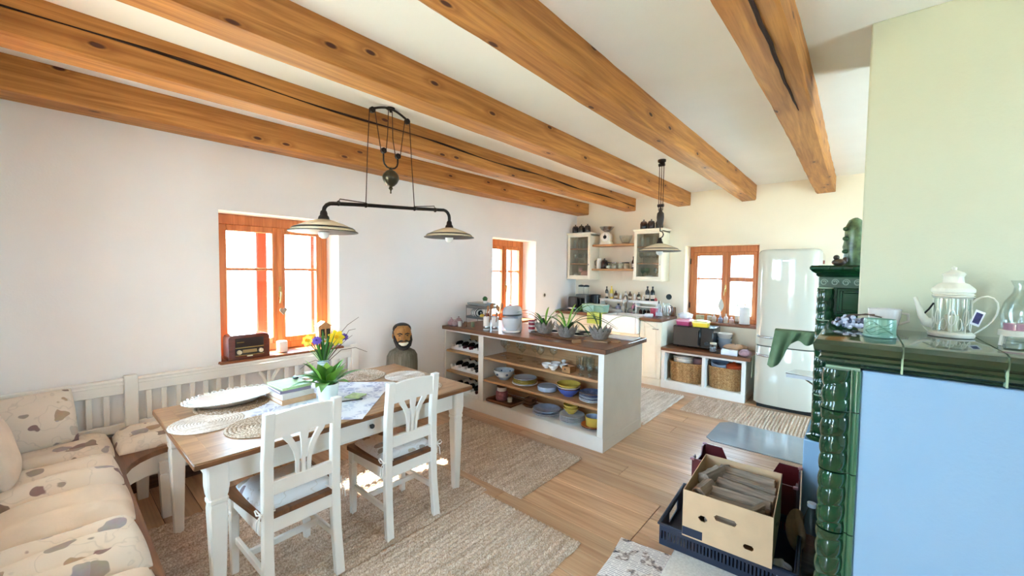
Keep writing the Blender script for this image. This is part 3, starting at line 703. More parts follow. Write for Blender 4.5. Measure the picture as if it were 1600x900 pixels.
for P in ([(0, 0, .15), (.02, .07, .32), (.03, .16, .42), (.04, .24, .47)], [(0, 0, .15), (.03, .11, .29), (.03, .17, .38), (.03, .22, .385)], [(0, 0, .15), (.05, .10, .25), (.08, .19, .26), (.1, .27, .22)], [(0, 0, .15), (.0, .09, .25), (.02, .15, .31), (.02, .2, .34)], [(0, 0, .16), (.02, -.06, .2), (.03, -.12, .19), (.04, -.17, .16)]):
    obj('twig', MB().tube(P, [.0028, .0022, .0018, .0012], 5), TWIG, fv)

# ------------------------------------------------------------------ double pulley lamp
lp = thing('double_pendant_lamp', 'black iron double pulley lamp with two cream enamel shades over the dining table', 'lamp', (1.2, 1.62, 0))
IRONB = mat('lamp_iron', '#2a211c', .45, .5)
# the bar hangs a little out of level
yl, yr = -.465, .555
def pz(y): return 2.015+y*.064
DL, DR = .18, .21
bar = [(0, yl, pz(yl)-DL+.1), (0, yl, pz(yl)-.055)]+[(0, yl+.06-.06*math.cos(a), pz(yl)-.055+.055*math.sin(a)) for a in (.4, .8, 1.2, PI/2)]+[(0, y_, pz(y_)) for y_ in (-.2, 0, .2)]+[(0, yr-.06+.06*math.sin(a), pz(yr)-.055+.055*math.cos(a)) for a in (0, .4, .8, 1.2, PI/2)]+[(0, yr, pz(yr)-DR+.1)]
obj('bar', MB().tube(bar, .0125, 10), IRONB, lp)
SHADE = mat('cream_enamel', '#ede3c4', .25, coat=.4, var=.05, vs=12); SHIN = mat('white_enamel', '#f3efe6', .2, coat=.4); BULB = mat('opal_bulb', '#f7f4ee', .25, spec=.5)
def shade(parent, c, tilt=0, R=.2):
    m = Matrix.Rotation(tilt, 4, 'X')
    s = obj('shade', MB().lathe([(.028, .075), (.06, .066), (.12, .045), (.17, .022), (R-.004, .0), (R, -.004), (R-.002, -.008), (R-.01, -.006), (.16, .016), (.1, .038), (.03, .058)], 40, c=c, m=m), SHADE, parent)
    obj('rim', MB().lathe([(R-.006, -.003), (R+.002, -.002), (R+.0025, -.007), (R-.006, -.008)], 40, c=c, m=m), IRONB, s)
    obj('band', MB().lathe([(.17, .0228), (.183, .014), (.185, .0125), (.172, .021)], 40, c=(c[0], c[1], c[2]+.001), m=m), IRONB, s)
    obj('socket', MB().lathe([(.012, .13), (.018, .125), (.022, .11), (.022, .1), (.03, .09), (.034, .075), (.034, .06), (.02, .05)], 18, c=c), IRONB, parent)
    b_ = obj('bulb', MB().lathe([(.014, .05), (.018, .035), (.03, .01), (.034, -.012), (.028, -.034), (.012, -.046), (0, -.048)], 18, c=c), BULB, parent)
shade(lp, (0, yl, pz(yl)-DL), 0); shade(lp, (0, yr, pz(yr)-DR), 0)
# ceiling arch, pulleys, cords, counterweight
A0, A1 = (0, -.125, 2.672), (0, .155, 2.668)
arch = [(0, -.13+.28*i/12, 2.664+.04*math.sin(PI*i/12)) for i in range(13)]
obj('arch', MB().tube(arch, .008, 8), IRONB, lp)
obj('ceiling_hook', MB().cyl((0, .012, 2.70), (0, .012, 2.71), .03).cyl((0, .012, 2.68), (0, .012, 2.70), .008), IRONB, lp)
CORD = mat('brown_cord', '#3f241a', .8)
def pulley(c): obj('pulley', MB().cyl((c[0]-.01, c[1], c[2]), (c[0]+.01, c[1], c[2]), .02, n=16).cyl((c[0]-.014, c[1], c[2]), (c[0]+.014, c[1], c[2]), .007, n=8), IRONB, lp)
for c in ((0, -.13, 2.655), (0, .15, 2.655), (0, -.045, 2.40), (0, .07, 2.385)): pulley(c)
for P in ([(0, -.15, 2.655), (0, -.165, 2.4), (0, -.18, pz(-.18))], [(0, -.11, 2.655), (0, -.065, 2.40)], [(0, -.025, 2.40), (0, -.012, 2.52), (0, -.005, 2.69)],
          [(0, .17, 2.655), (0, .19, 2.35), (0, .215, pz(.215))], [(0, .13, 2.655), (0, .09, 2.385)], [(0, .05, 2.385), (0, .03, 2.5), (0, .025, 2.69)],
          [(0, -.18, pz(-.18)+.015), (0, -.36, pz(-.36)+.028), (0, -.37, pz(-.37)+.01)], [(0, .215, pz(.215)+.015), (0, .40, pz(.4)+.03), (0, .41, pz(.41)+.01)]):
    obj('cord', MB().tube(P, .0035, 6), CORD, lp)
for y_ in (-.18, .215, -.37, .41): obj('clamp', MB().ell((0, y_, pz(y_)), (.018, .012, .018), 10, 6), IRONB, lp)
yk = [(0, -.045, 2.385)]+[(0, .0125-.0575*math.cos(a), 2.335-.05*math.sin(a)) for a in (0, .5, 1.0, PI/2, PI-1, PI-.5, PI)]+[(0, .07, 2.37)]
obj('yoke', MB().tube(yk, .006, 8), IRONB, lp)
obj('counterweight', MB().lathe([(.003, .1), (.012, .09), (.014, .08), (.03, .075), (.052, .05), (.058, .03), (.056, .015), (.045, -.01), (.025, -.03), (.012, -.036), (.012, -.044), (.016, -.05), (.006, -.06), (.004, -.075), (.007, -.08), (.002, -.085)], 22, c=(0, .0125, 2.195)), mat('dark_brass', '#4e483c', .35, .8), lp)

# ------------------------------------------------------------------ single pendant lamp
l2 = thing('pendant_lamp', 'single pulley pendant lamp with cream enamel shade by the kitchen wall shelves', 'lamp', (2.19, 4.13, 0))
obj('ceiling_hook', MB().lathe([(.04, 2.71), (.04, 2.69), (.02, 2.675), (.012, 2.655)], 16), IRONB, l2)
for dx in (-.022, 0, .022): obj('cord', MB().tube([(dx, 0, 2.66), (dx, 0, 2.2)], .0035, 6), CORD, l2)
obj('counterweight', MB().lathe([(.004, 2.24), (.014, 2.22), (.018, 2.19), (.033, 2.17), (.036, 2.13), (.03, 2.07), (.014, 2.03), (.004, 2.02)], 16), mat('lamp_wood', '#33241d', .5), l2)
for c in ((0, 0, 2.25), (0, 0, 2.66)): obj('pulley', MB().cyl((-.03, 0, c[2]), (.03, 0, c[2]), .016, n=12), IRONB, l2)
hk = [(0, 0, 2.02), (0, 0, 1.99)]+[(.035*math.sin(a)+.0, 0, 1.955+.035*math.cos(a)) for a in (0, .5, 1, 1.6, 2.2, 2.8, PI)]+[(0, 0, 1.9)]
obj('hook', MB().tube(hk, .006, 8), IRONB, l2)
shade(l2, (0, 0, 1.79), 0, .205)
# ------------------------------------------------------------------ kitchen island
isl = thing('kitchen_island', 'white open fronted kitchen island with wine section and three wooden shelf levels', 'kitchen island', (0, 0, 0))
IW = WHITE
obj('side_panel', B(.012, .034, 3.121, 3.912, 0, .864, b=.002), IW, isl)
obj('side_panel', B(2.092, 2.126, 3.121, 3.912, 0, .864, b=.002), IW, isl)
obj('divider', B(.606, .650, 3.125, 3.52, .1, .864), IW, isl)
obj('face_frame', MB().box(.590, .666, 3.117, 3.127, .13, .845, b=.002).box(2.07, 2.126, 3.115, 3.127, .1, .864, b=.002).box(.012, .03, 3.117, 3.127, .1, .864, b=.002).box(.03, 2.07, 3.117, 3.127, .845, .864, b=.002), IW, isl)
obj('back_panel', B(.034, 2.092, 3.52, 3.54, .1, .864), SHELFW, isl)
obj('rear_body', B(.034, 2.092, 3.54, 3.905, .1, .86), IW, isl)
obj('bottom_shelf', B(.034, 2.092, 3.121, 3.52, .105, .13), IW, isl)
obj('plinth', MB().box(.012, 2.13, 3.113, 3.121, 0, .128, b=.002).box(2.126, 2.131, 3.113, 3.915, 0, .1, b=.002), IW, isl)
for z in (.375, .62):
    obj('shelf', B(.65, 2.092, 3.13, 3.52, z-.024, z, b=.002), SHELFW, isl)
    obj('shelf', B(.034, .606, 3.13, 3.52, z-.024, z, b=.002), SHELFW, isl)
one('island_worktop', B(0.002, 2.156, 3.085, 3.945, .866, .907, b=.004), WTOP, 'long walnut worktop lying on the white kitchen island', 'worktop')

# wine bottles lying on white rests
BOTG = mat('dark_bottle_glass', '#10130f', .08, coat=.6); CAPW = mat('white_capsule', '#e9e7e3', .4); CAPR = mat('wine_red_capsule', '#54121e', .35); CAPK = mat('black_capsule', '#141214', .35)
def bottle_lying(loc, cap, label):
    t = thing('wine_bottle', label, 'bottle', loc, 0, 'wine bottles in the island')
    m = Matrix.Rotation(PI/2, 4, 'X')
    obj('bottle', MB().lathe([(0, -.30), (.03, -.302), (.0365, -.295), (.0365, -.12), (.03, -.095), (.016, -.075), (.0135, -.06), (.0135, -.01)], 16, m=m), BOTG, t)
    obj('capsule', MB().lathe([(.0165, -.055), (.0175, -.012), (.0185, -.01), (.0185, 0), (0, .001)], 14, m=m), cap, t)
    obj('paper_label', MB().lathe([(.0369, -.27), (.0371, -.27), (.0371, -.16), (.0369, -.16)], 16, m=m), mat('wine_label', '#d9d2c2', .7, var=.15), t)
REST = mat('white_rest', '#efeeea', .4)
caps = {.62: (CAPW, CAPW, CAPR, CAPR, CAPW), .375: (CAPW, CAPW, CAPW, CAPW, CAPK), .13: (CAPK, CAPR, CAPW, CAPW, CAPR)}
nm = {.62: 'top', .375: 'middle', .13: 'bottom'}; cn = {CAPW: 'white', CAPR: 'dark red', CAPK: 'black'}
for z in (.62, .375, .13):
    rt = thing('bottle_rest', 'white scalloped bottle rest on the %s wine shelf' % nm[z], 'bottle rest', (0, 0, z), 0, 'bottle rests')
    for yy in (3.19, 3.43):
        top = []
        for i in range(101):
            x = .05+.54*i/100; ph = ((x-.10)/.105) % 1.0; dxx = (ph-.5)*.105 if ph > .5 else ph*.105
            dd = min(ph, 1-ph)*.105; R = .02 if yy < 3.3 else .038
            top.append((x, .052-(math.sqrt(max(0, R*R-dd*dd)) if dd < R else 0)))
        obj('scalloped_board', MB().prism([(.05, .001), (.59, .001)]+top[::-1], yy, yy+.012, 'y'), REST, rt, smooth=0)
    for i in range(5):
        bottle_lying((.10+.105*i, 3.155, z+.056), caps[z][i], 'wine bottle with %s capsule, %s from the left on the %s wine shelf' % (cn[caps[z][i]], ('first', 'second', 'third', 'fourth', 'fifth')[i], nm[z]))

# crockery and glass
def plate_mb(R, h=.022): return MB().lathe([(0, 0), (R*.55, 0), (R*.6, .003), (R*.95, h*.85), (R, h), (R*.99, h+.003), (R*.92, h*.85+.003), (R*.58, .006), (0, .005)], 30)
def bowl_mb(R, h, foot=.45, wall=.004): return MB().lathe([(0, .002), (R*foot, 0), (R*foot, .006), (R*.75, h*.35), (R*.95, h*.75), (R, h), (R-wall, h), (R*.93-wall, h*.75), (R*.73-wall, h*.37), (R*foot*.9, .01), (0, .009)], 30)
def tumbler_mb(R, h): return MB().lathe([(0, 0), (R*.8, 0), (R*.82, .003), (R, h), (R-.0018, h), (R*.8-.0015, .008), (0, .007)], 18)
def wine_mb(R, h): return MB().lathe([(0, 0), (R*.85, 0), (R*.85, .002), (R*.2, .006), (.004, .014), (.0035, h*.45), (R*.35, h*.5), (R*.85, h*.6), (R, h*.74), (R*.82, h), (R*.8, h), (R*.97, h*.74), (R*.8, h*.61), (R*.2, h*.52), (0, h*.505)], 20)
_gl = {}
def shared(key, fn, m):
    if key not in _gl:
        me = fn().mesh(key); me.materials.append(m); _gl[key] = me
    return _gl[key]
def put(name, me, loc, label, cat, group=None, rz=0): return tag(obj(name, me, None, None, loc, rz), label, cat, group)
wg = shared('wine_glass', lambda: wine_mb(.04, .2), CLEAR)
ordn = ('first', 'second', 'third', 'fourth', 'fifth', 'sixth', 'seventh', 'eighth')
for i, (x, y_) in enumerate(((.78, 3.33), (.89, 3.25), (1.0, 3.34), (1.11, 3.25), (1.22, 3.33), (1.33, 3.27), (1.43, 3.36))):
    put('wine_glass', wg, (x, y_, .621), 'clear stemmed wine glass, %s from the left on the top island shelf' % ordn[i], 'glass', 'wine glasses on the island')
tg = shared('tall_tumbler', lambda: tumbler_mb(.026, .12), CLEAR)
for i, (x, y_) in enumerate(((1.70, 3.40), (1.755, 3.36), (1.81, 3.40), (1.865, 3.37), (1.735, 3.45), (1.79, 3.46))):
    put('tumbler', tg, (x, y_, .621), 'tall clear tumbler behind the wooden box on the island shelf, %s' % ('first in front', 'second in front', 'third in front', 'fourth in front', 'left in the rear row', 'right in the rear row')[i], 'glass', 'tall tumblers on the island')
sg = shared('shot_glass', lambda: wine_mb(.024, .09), CLEAR)
for i, (x, y_) in enumerate(((1.83, 3.21), (1.88, 3.17), (1.91, 3.25), (1.95, 3.19), (1.98, 3.26), (2.02, 3.2))):
    put('liqueur_glass', sg, (x, y_, .621), 'small stemmed liqueur glass, %s from the left at the island top shelf right end' % ordn[i], 'glass', 'liqueur glasses on the island')
for i, (x, y_) in enumerate(((2.0, 3.38), (2.05, 3.33))): put('goblet', shared('goblet', lambda: wine_mb(.035, .17), glass('smoky_glass', (.75, .62, .55), .8)), (x, y_, .621), 'tall amber goblet in the right corner of the island top shelf, %s' % ('rear one', 'front one')[i], 'glass', 'amber goblets')
sb = shared('dip_bowl', lambda: bowl_mb(.05, .045), WHITEC)
for i, (x, y_) in enumerate(((1.46, 3.2), (1.555, 3.18), (1.50, 3.30), (1.62, 3.27))): put('dip_bowl', sb, (x, y_, .621), 'small white dip bowl, %s of four on the island top shelf' % ('left front', 'right front', 'left rear', 'right rear')[i], 'bowl', 'white dip bowls')
one('salt_pot', MB().lathe([(0, 0), (.02, 0), (.012, .02), (.02, .04), (.026, .05), (.012, .062), (0, .064)], 16), WHITEC, 'white lidded salt pot standing between the white dip bowls', 'pot', (1.535, 3.39, .621))
wb = thing('wooden_box', 'small open wooden box on the island top shelf beside the tumblers', 'box', (1.705, 3.22, .621), .0)
obj('box_side', MB().box(-.045, .045, -.05, -.043, 0, .055).box(-.045, .045, .043, .05, 0, .055).box(-.045, -.038, -.043, .043, 0, .055).box(.038, .045, -.043, .043, 0, .055).box(-.038, .038, -.043, .043, 0, .006), wood('box_wood', '#b9895a', '#94683f', 'x', .5), wb)
obj('hole_plug', MB().cyl((-.012, -.0508, .03), (-.012, -.0498, .03), .009), BLACK, wb)
BLUEW = mat('blue_white_glaze', '#a9bcd6', .15, coat=.5, var=.2, vs=18); WBL = mat('pale_blue_glaze', '#d5dfe8', .15, coat=.5, var=.1, vs=25); DBL = mat('dark_blue_pattern', '#56688c', .15, coat=.5, var=.4, vs=30)
YELC = mat('mustard_glaze', '#cfb552', .2, coat=.4, var=.08); TERR = mat('orange_glaze', '#d2742e', .25, coat=.4); BRNC = mat('brown_glaze', '#7a3a22', .2, coat=.5); COB = mat('cobalt_glaze', '#4b62b4', .2, coat=.5)
# shelf two
bw = thing('mixing_bowl', 'large white and blue bowl at the left end of the middle island shelf', 'bowl', (.83, 3.28, .376))
obj('bowl', bowl_mb(.115, .105), WBL, bw); obj('blue_base', MB().lathe([(.053, .001), (.0535, .007), (.0875, .037), (.089, .037), (.0545, .004)], 30), BLUEW, bw)
for k in range(6):
    a = k*PI/3+.5; obj('blue_dot', MB().ell((.106*math.cos(a), .106*math.sin(a), .068), (.014, .014, .012), 8, 6), DBL, bw)
pm = {k: shared('plate'+k, lambda R=R: plate_mb(R), m_) for k, R, m_ in (('y', .125, YELC), ('w', .135, WHITEC), ('b', .095, BLUEW), ('d', .12, DBL), ('wb', .12, WBL), ('pb', .145, WBL), ('o', .1, TERR), ('br', .1, BRNC))}
def stack(seq, loc, dz, labs, group):
    pos = ('lowest', 'second lowest', 'third lowest', 'fourth lowest', 'fifth lowest')
    for i, k in enumerate(seq): put('plate', pm[k], (loc[0], loc[1], loc[2]+i*dz), labs[i] if isinstance(labs, list) else pos[i]+' '+labs, 'plate', group)
stack(['w', 'w'], (1.135, 3.27, .376), .007, 'wide white plate at the bottom of the mustard plate stack', 'white plates under the mustard plates')
stack(['y', 'y', 'y', 'y'], (1.135, 3.27, .39), .0095, 'mustard rimmed plate in the stack on the middle island shelf', 'mustard plates')
put('plate', shared('plateg', lambda: plate_mb(.123), mat('grey_glaze', '#b7bcc2', .2, coat=.4)), (1.135, 3.27, .431), 'grey plate on top of the mustard plate stack', 'plate')
sd = thing('lidded_dish', 'small round blue grey dish in the centre of the middle island shelf', 'dish', (1.43, 3.26, .376))
obj('dish', MB().lathe([(0, 0), (.085, 0), (.095, .008), (.1, .045), (.098, .05), (.094, .046), (.088, .012), (0, .01)], 30), BLUEW, sd)
obj('lid', MB().lathe([(.094, .044), (.08, .047), (0, .048), (0, .05), (.08, .05), (.095, .047)], 30), mat('slate_blue', '#8b9bb2', .25, coat=.3), sd)
for i, (m_, R, h, z) in enumerate(((COB, .108, .075, 0), (WHITEC, .112, .055, .04), (YELC, .115, .05, .07))):
    t = one('bowl', bowl_mb(R, h), m_, ('cobalt blue bowl at the bottom of the nested bowls on the middle island shelf', 'white and brown banded bowl inside the nested bowls on the middle shelf', 'mustard lined bowl on top of the nested bowls on the middle shelf')[i], 'bowl', (1.675, 3.27, .376+z), 0, 'nested bowls')
    if i == 1: obj('brown_band', MB().lathe([(R*.90, h*.66), (R*.985, h*.86), (R*.99, h*.86), (R*.91, h*.64)], 30), BRNC, t)
stack(['wb', 'wb', 'd', 'wb', 'd'], (1.93, 3.27, .376), .012, 'blue plate in the stack at the right end of the middle island shelf', 'blue plates on the middle island shelf')
put('plate', pm['d'], (1.93, 3.27, .376+.06), 'dark blue patterned plate topping the stack at the middle shelf right end', 'plate')
# bottom shelf
TRAYW = wood('tray_wood', '#8a5c3c', '#63402a', 'x', .45)
ty_ = thing('wooden_tray', 'wooden tray holding jars on the bottom island shelf', 'tray', (.86, 3.29, .131))
obj('base', B(-.18, .18, -.14, .14, 0, .012, b=.003), TRAYW, ty_); obj('rim', MB().box(-.18, .18, -.14, -.13, .012, .03, b=.003).box(-.18, .18, .13, .14, .012, .03, b=.003).box(-.18, -.17, -.13, .13, .012, .03, b=.003).box(.17, .18, -.13, .13, .012, .03, b=.003), TRAYW, ty_)
jr = thing('lidded_jar', 'pink patterned jar with white neck and dark lid on the wooden tray', 'jar', (.80, 3.28, .143))
obj('body', MB().lathe([(0, 0), (.06, 0), (.066, .01), (.068, .085), (.055, .1), (0, .1)], 24), mat('pink_mosaic', '#a46a72', .3, var=.4, vs=45), jr)
obj('neck', MB().lathe([(.05, .1), (.054, .104), (.054, .135), (.05, .14), (0, .14)], 24), mat('jar_white', '#d8d0ca', .4), jr)
obj('lid', MB().lathe([(.052, .14), (.056, .142), (.056, .152), (.04, .162), (0, .165)], 24), BROWNR, jr)
cj = thing('candle_jar', 'little glass jar with white candle on the wooden tray', 'candle', (.935, 3.26, .143))
obj('glass', tumbler_mb(.034, .07), CLEAR, cj); obj('wax', MB().lathe([(0, .009), (.026, .009), (.029, .05), (0, .051)], 18), mat('wax', '#e6e0d4', .5), cj)
for i in range(3): one('square_dish', MB().lathe([(0, 0), (.05, 0), (.09-.012*i, .03), (.092-.012*i, .034), (.086-.012*i, .034), (.05, .008), (0, .007)], 4, m=Matrix.Rotation(PI/4, 4, 'Z')), TRAYW, ('lowest square wooden dish in the stack beside the jar tray', 'middle square wooden dish in the stack beside the jar tray', 'topmost square wooden dish in the stack beside the jar tray')[i], 'dish', (1.165, 3.33, .131+i*.032), .1)
stack(['pb', 'pb'], (1.42, 3.27, .131), .011, 'wide pale plate in the stack on the bottom island shelf', 'wide plates on the bottom island shelf')
one('serving_bowl', MB().lathe([(0, 0), (.07, 0), (.075, .004), (.12, .028), (.138, .036), (.137, .04), (.118, .033), (.07, .009), (0, .008)], 30), BLUEW, 'shallow blue and white bowl on the wide plates of the bottom island shelf', 'bowl', (1.42, 3.27, .131+.024))
stack(['wb', 'wb', 'wb', 'wb', 'wb'], (1.71, 3.28, .131), .012, 'pale blue plate under the mustard bowls on the bottom shelf', 'pale blue plates on the bottom island shelf')
for i in range(2): one('bowl', bowl_mb(.075, .06), YELC, ('lower mustard bowl on the pale blue plates', 'upper mustard bowl on the pale blue plates')[i], 'bowl', (1.70, 3.28, .207+i*.028), 0, 'mustard bowls')
stack(['br', 'o'], (1.94, 3.26, .131), .012, ['brown plate under the orange plate on the bottom island shelf', 'orange plate under the yellow and blue bowl'], 'plates at the right end of the bottom island shelf')
yb = thing('casserole_bowl', 'yellow bowl with blue inside on the orange plate', 'bowl', (1.955, 3.26, .161))
obj('bowl', MB().lathe([(0, 0), (.065, 0), (.07, .005), (.078, .085), (.073, .085), (.066, .01), (0, .008)], 28), YELC, yb); obj('glaze_lining', MB().lathe([(0, .0095), (.064, .0115), (.0715, .0835), (.0705, .0835), (.063, .0125), (0, .0105)], 28), BLUEW, yb)

# ------------------------------------------------------------------ on the island worktop
IZ = .908
tr = thing('tiered_rack', 'grey wire tiered rack with trays at the wall end of the island', 'rack', (.27, 3.48, IZ))
WIRE = mat('grey_wire', '#8f8d8a', .4, .5)
for z in (.075, .20): obj('tray', MB().box(-.17, .17, -.1, .1, z, z+.006).box(-.17, .17, -.1, -.095, z, z+.03).box(-.17, .17, .095, .1, z, z+.03).box(-.17, -.165, -.1, .1, z, z+.03).box(.165, .17, -.1, .1, z, z+.03), WIRE, tr)
for sx in (-1, 1):
    for sy in (-1, 1): obj('leg', MB().cyl((sx*.165, sy*.097, 0), (sx*.165, sy*.097, .235), .004, n=8), WIRE, tr)
t = NT('striped_bag'); v = t.coords((1, .3, 1)); wv = t.add('ShaderNodeTexWave'); wv.inputs['Scale'].default_value = 14; wv.inputs['Distortion'].default_value = 2.0; t.link(v, wv.inputs['Vector'])
t.col(t.ramp(wv.outputs['Fac'], [(.3, hexc('#2b2b2c')), (.42, hexc('#e6e3df'))])); STRB = t.fin(.9, 0, .2)
one('cloth_bag', MB().ell((0, 0, .06), (.075, .08, .06), 16, 10), STRB, 'black and white striped cloth bag lying in the lower tray of the tiered rack', 'bag', (.20, 3.47, IZ+.08))
one('lemon', MB().ell((0, 0, .028), (.036, .028, .028), 14, 10), mat('lemon', '#e2c24a', .5, bump=.1), 'yellow lemon in the lower tray of the tiered rack', 'fruit', (.345, 3.42, IZ+.082))
one('jam_jar', MB().lathe([(0, 0), (.028, 0), (.03, .004), (.03, .05), (.024, .056), (.026, .058), (.026, .07), (0, .071)], 16), mat('dark_red_jam', '#6e1f2a', .2, coat=.4), 'dark red jar in the lower tray of the tiered rack', 'jar', (.41, 3.43, IZ+.082))
one('baking_tray', MB().box(-.15, .15, -.09, .09, 0, .004).box(-.155, .155, -.095, .095, .004, .03, b=.004), mat('grey_enamel', '#8d9290', .35), 'flat grey tray lying on top of the tiered rack', 'tray', (.27, 3.48, IZ+.2365))
sp = thing('succulent_pot', 'tiny dark green succulent in a white pot on top of the grey tray', 'plant', (.36, 3.45, IZ+.267))
obj('pot', MB().lathe([(0, 0), (.022, 0), (.027, .03), (.024, .03), (.02, .005), (0, .004)], 14), WHITEC, sp); obj('foliage', MB().ell((0, 0, .05), (.03, .03, .032), 10, 8), GRND, sp)
for i in range(14):
    a = i*2.4; obj('leaf', leaf_mb(bend((0, 0, .035), a, .05, .3+(i % 4)*.2, .1, 4), [.004, .008, .007, .001]), GRND, sp)
MAUV = mat('mauve_ceramic', '#a98b8c', .4, var=.25, vs=40)
for i, (x, y_, s) in enumerate(((.075, 3.17, 1.0), (.16, 3.15, .85), (.115, 3.25, 1.1))):
    t = thing('sugar_pot', ('mauve lidded pot at the left front end of the island worktop', 'smaller mauve lidded pot right of the first on the island worktop', 'tallest mauve lidded pot behind the other two on the island worktop')[i], 'pot', (x, y_, IZ), 0, 'mauve pots')
    obj('body', MB().lathe([(0, 0), (.03*s, 0), (.042*s, .02*s), (.042*s, .045*s), (.03*s, .06*s), (0, .061*s)], 18), MAUV, t); obj('lid', MB().lathe([(.032*s, .061*s), (.02*s, .075*s), (.006*s, .08*s), (.01*s, .092*s), (0, .097*s)], 16), MAUV, t)
for i, (x, y_) in enumerate(((.225, 3.17), (.29, 3.2), (.37, 3.24))): one('spice_jar', MB().lathe([(0, 0), (.02, 0), (.022, .003), (.022, .04), (.019, .045), (.02, .047), (.02, .06), (0, .061)], 14), (mat('spice_white', '#e2ddd6', .4), mat('spice_brown', '#6b4a35', .4), mat('spice_green', '#7c8363', .4))[i], ('white spice jar in front of the tiered rack', 'brown spice jar in front of the tiered rack', 'olive spice jar in front of the tiered rack')[i], 'jar', (x, y_, IZ), 0, 'spice jars on the island')
SPW = wood('spoon_wood', '#b5825a', '#8c5c3b', 'z', .6)
for i, (x, y_) in enumerate(((.645, 3.19), (.735, 3.23))):
    t = thing('utensil_holder', ('white utensil canister with wooden spoons, left of the pair on the island', 'white utensil canister with wooden spoons, right of the pair beside the mixer')[i], 'utensil holder', (x, y_, IZ))
    obj('canister', MB().lathe([(0, 0), (.038, 0), (.04, .004), (.04, .15), (.037, .15), (.036, .01), (0, .009)], 22), WHITEC, t)
    obj('silver_band', MB().lathe([(.0402, .02), (.041, .022), (.041, .045), (.0402, .047)], 22), STEEL, t)
    for k in range(3):
        a = k*2.1+i; tip = (.03*math.cos(a)+.05, .03*math.sin(a), .25-.015*k)
        sp_ = MB().tube([(.015*math.cos(a), .015*math.sin(a), .012), tip], .005, 8).ell((tip[0]+.008, tip[1], tip[2]+.025), (.018, .009, .034), 10, 6)
        one('wooden_spoon', sp_, SPW, '%s wooden spoon standing in the %s utensil canister on the island' % (('tallest', 'middle', 'shortest')[k], ('left', 'right')[i]), 'spoon', (x, y_, IZ), 0, 'wooden spoons in the canisters')
mx = thing('stand_mixer', 'white stand mixer with white bowl on the island worktop', 'mixer', (.915, 3.30, IZ), -.3)
MXW = mat('mixer_white', '#e9ebee', .25, coat=.3); MXG = mat('mixer_grey', '#c3c6cc', .3)
obj('base', MB().lathe([(0, 0), (.11, 0), (.115, .008), (.11, .02), (0, .022)], 28, sx=1.0, sy=.9), MXW, mx)
obj('bowl', MB().lathe([(0, .022), (.06, .022), (.085, .05), (.1, .11), (.105, .15), (.1, .15), (.094, .11), (.08, .055), (0, .03)], 28), MXW, mx)
obj('column', MB().rings([[(x*s+.0, y_*s+.085, z) for x, y_ in ((-.035, -.03), (.035, -.03), (.035, .03), (-.035, .03))] for z, s in ((.02, 1), (.17, .9), (.2, 1.1))]), MXW, mx)
obj('motor_head', MB().rings([[(math.cos(2*PI*j/16)*w, math.sin(2*PI*j/16)*d+.01, z) for j in range(16)] for z, w, d in ((.165, .05, .09), (.175, .062, .115), (.22, .064, .12), (.26, .055, .105), (.285, .03, .07))]), MXG, mx)
obj('seam', MB().rings([[(math.cos(2*PI*j/16)*w, math.sin(2*PI*j/16)*d+.01, z) for j in range(16)] for z, w, d in ((.178, .0645, .1185), (.186, .0655, .1205), (.19, .0645, .12))]), BLACK, mx)
obj('button', MB().lathe([(.012, .285), (.012, .295), (0, .297)], 12, c=(0, -.02, 0)), mat('mixer_red', '#7d2b22', .4), mx)
tn = thing('coffee_tin', 'red and white tin standing behind the stand mixer', 'tin', (1.075, 3.45, IZ))
obj('body', MB().lathe([(0, 0), (.035, 0), (.036, .003), (.036, .12), (0, .121)], 20), mat('tin_white', '#e5dcd8', .35), tn)
for z in (.03, .075): obj('red_band', MB().lathe([(.0362, z), (.037, z+.002), (.037, z+.025), (.0362, z+.027)], 20), mat('tin_red', '#a03040', .35), tn)
obj('lid', MB().lathe([(.037, .115), (.038, .118), (.037, .13), (0, .132)], 20), mat('tin_red', '#a03040'), tn)
# lotus planters
LOT = mat('silver_lotus_pot', '#a29c95', .45, .35, var=.3, vs=30); LOTD = mat('lotus_inner', '#4a4540', .6)
def lotus(loc, label, leaves, rz=0):
    t = thing('lotus_planter', label, 'plant', loc, rz, 'lotus planters on the island')
    obj('bowl', MB().lathe([(0, 0), (.055, 0), (.075, .02), (.092, .06), (.094, .08), (.088, .08), (.07, .025), (0, .018)], 26), LOT, t)
    for row, (n, r0, r1, z0, z1, w) in enumerate(((12, .096, .122, .03, .125, .03), (12, .085, .108, .006, .085, .028))):
        for k in range(n):
            a = 2*PI*(k+row*.5)/n; pts = [(math.cos(a)*(r0*.75+(r1-r0*.75)*s), math.sin(a)*(r0*.75+(r1-r0*.75)*s), z0*.4+(z1-z0*.4)*s) for s in (0, .35, .7, 1.0)]
            obj('petal', leaf_mb(pts, [w*.5, w*.95, w*.75, .002], up=(math.cos(a), math.sin(a), -.3), fold=-.3), LOT, t)
    obj('soil', MB().lathe([(.085, .062), (.05, .07), (0, .072)], 20), SOIL, t)
    for k, (az, L, up, dr, w, m_) in enumerate(leaves):
        az = math.radians(az); P = bend((.012*math.cos(az), .012*math.sin(az), .065), az, L*1.45, up*.9, dr*.85, 12)
        W_ = [w*q for q in (.5, .8, .95, 1, 1, 1, .97, .9, .8, .62, .4, .05)]
        obj('leaf', leaf_mb(P, W_, fold=.3), m_, t)
LW = .011
